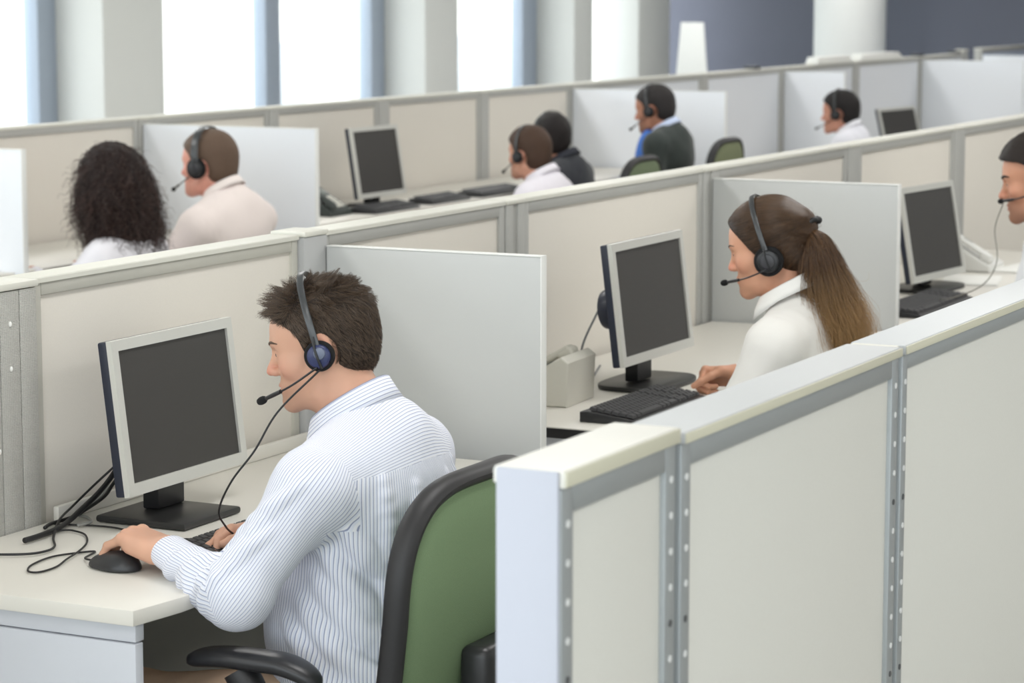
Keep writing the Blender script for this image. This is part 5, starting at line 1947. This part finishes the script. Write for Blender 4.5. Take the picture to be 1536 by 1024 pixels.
p5 = person('man in a pale pink shirt with greying hair and a large headset at upper left', 'call agents', (8.88, 5.78, 1.08), pitch=2, h=.006, scale=1.08, look=dict(skin=(226, 164, 146), flush=(226, 130, 118)), joints=dict(sl=(-.235, -.085, -.245), sr=(.245, -.085, -.245)))
simple_clothes(p5, (240, 228, 224), 'pale_pink', h=.008, collar=(244, 234, 230), g=.022, sleeve=(.072, .06, .04))
short_hair(p5, (104, 84, 70), (130, 112, 96), 0, comb_plain, None, t_top=.010, t_side=.008, lump=.0015, h=.005, name_key='greying')
headset(p5, 'bulky dark headset worn by the man in the pale pink shirt', 'headsets', cup_r=.040, band_w=.016, lift=.016, boom_end=(-.04, .13, -.09))

p6 = person('man with short brown hair in a white shirt seen from behind in the far row', 'call agents', (11.30, 5.52, .99), yaw_head=-14, pitch=2, h=.007, look=dict(skin=(214, 160, 136)))
simple_clothes(p6, (234, 230, 238), 'white_far', h=.009, collar=(238, 234, 242))
short_hair(p6, (74, 54, 42), (90, 68, 54), 0, comb_plain, None, t_top=.020, t_side=.010, lump=.002, h=.006, name_key='midbrown')
headset(p6, 'headset worn by the brown-haired man in the far row', 'headsets', lift=.016)

p7 = person('person with black hair in a dark jacket, half hidden beyond the brown-haired man', 'call agents', (12.12, 5.79, 1.015), yaw_head=-35, h=.008, look=dict(skin=(196, 142, 116)))
simple_clothes(p7, (52, 54, 60), 'charcoal', h=.010, collar=(60, 62, 70), jacket=True)
short_hair(p7, (34, 28, 28), (50, 40, 40), 0, comb_plain, None, t_top=.016, t_side=.012, lump=.002, h=.007, name_key='black')
headset(p7, 'headset worn by the half hidden person in the dark jacket', 'headsets', lift=.018)

p8 = person('man in a dark suit and bright blue shirt front in the far row', 'call agents', (13.48, 5.80, 1.11), pitch=10, h=.007, scale=1.05, look=dict(skin=(176, 124, 100), beard=.6, beard_rgb=(92, 70, 62)), joints=dict(wl=(-.17, .06, -.62), wr=(.12, .16, -.52), el=(-.23, -.10, -.47)))
simple_clothes(p8, (58, 64, 62), 'suit', h=.009, collar=(206, 218, 244), jacket=True, g=.022)
S8 = Sculpt(); J8 = p8['J']
S8.ell(J8['chest'] + np.array((-.035, .108, .0)), (.110, .078, .22), None, 0)
V8, F8 = S8.mesh(.008)
fast_mesh('shirt_front', V8, F8, mat('shirt_blue', (70, 120, 206), .8), p8['root'])
short_hair(p8, (46, 42, 42), (70, 62, 60), 0, comb_plain, None, t_top=.010, t_side=.008, lump=.0015, h=.006, name_key='blackgrey')
headset(p8, 'headset worn by the man in the dark suit', 'headsets', lift=.014)

p9 = person('distant man with black hair and a white shirt, right of the suited man', 'call agents', (16.62, 5.80, .955), pitch=4, h=.008, scale=1.12, look=dict(skin=(206, 150, 128)))
simple_clothes(p9, (232, 232, 240), 'white_far2', h=.010, collar=(238, 238, 244))
short_hair(p9, (30, 26, 26), (46, 40, 40), 0, comb_plain, None, t_top=.016, t_side=.012, lump=.002, h=.007, name_key='jet')
headset(p9, 'headset worn by the distant black-haired man', 'headsets', lift=.018)
# ------------------------------------------------------------------ light
w = bpy.data.worlds.new('world'); SC.world = w; w.use_nodes = True
bg = w.node_tree.nodes['Background']
bg.inputs['Color'].default_value = (.91, .955, 1.0, 1)
bg.inputs['Strength'].default_value = 4.0
def area(name, loc, rot_, sx, sy, e, col=(1, 1, 1)):
    l = bpy.data.lights.new(name, 'AREA'); l.shape = 'RECTANGLE'; l.size = sx; l.size_y = sy; l.energy = e; l.color = col
    o = bpy.data.objects.new(name, l); COL.objects.link(o); o.location = loc; o.rotation_euler = rot_
    return o
# ceiling lamps in rows
for y in (-3.4, -.9, 1.9, 4.7, 7.6):
    for x in (-1.8, 1.2, 4.2, 7.2, 10.2, 13.2, 16.2, 19.2, 22.2):
        area('ceiling_lamp', (x, y, 2.83), (0, 0, 0), 1.2, .6, 22, (1, .99, .98))
# the row of windows guides the daylight sampling
p_ = area('window_portal', (10.5, 10.95, 1.65), (math.radians(-90), 0, 0), 29, 2.4, 1)
p_.data.cycles.is_portal = True
q_ = area('window_portal', (-4.3, 2.2, 1.7), (0, math.radians(-90), 0), 2.4, 17, 1)
q_.data.cycles.is_portal = True
SC.view_settings.view_transform = 'Standard'
SC.view_settings.look = 'None'
SC.view_settings.gamma = 1
SC.view_settings.use_curve_mapping = False
SC.view_settings.exposure = 0.0
SC.cycles.use_denoising = True
SC.cycles.max_bounces = 8
SC.cycles.diffuse_bounces = 5
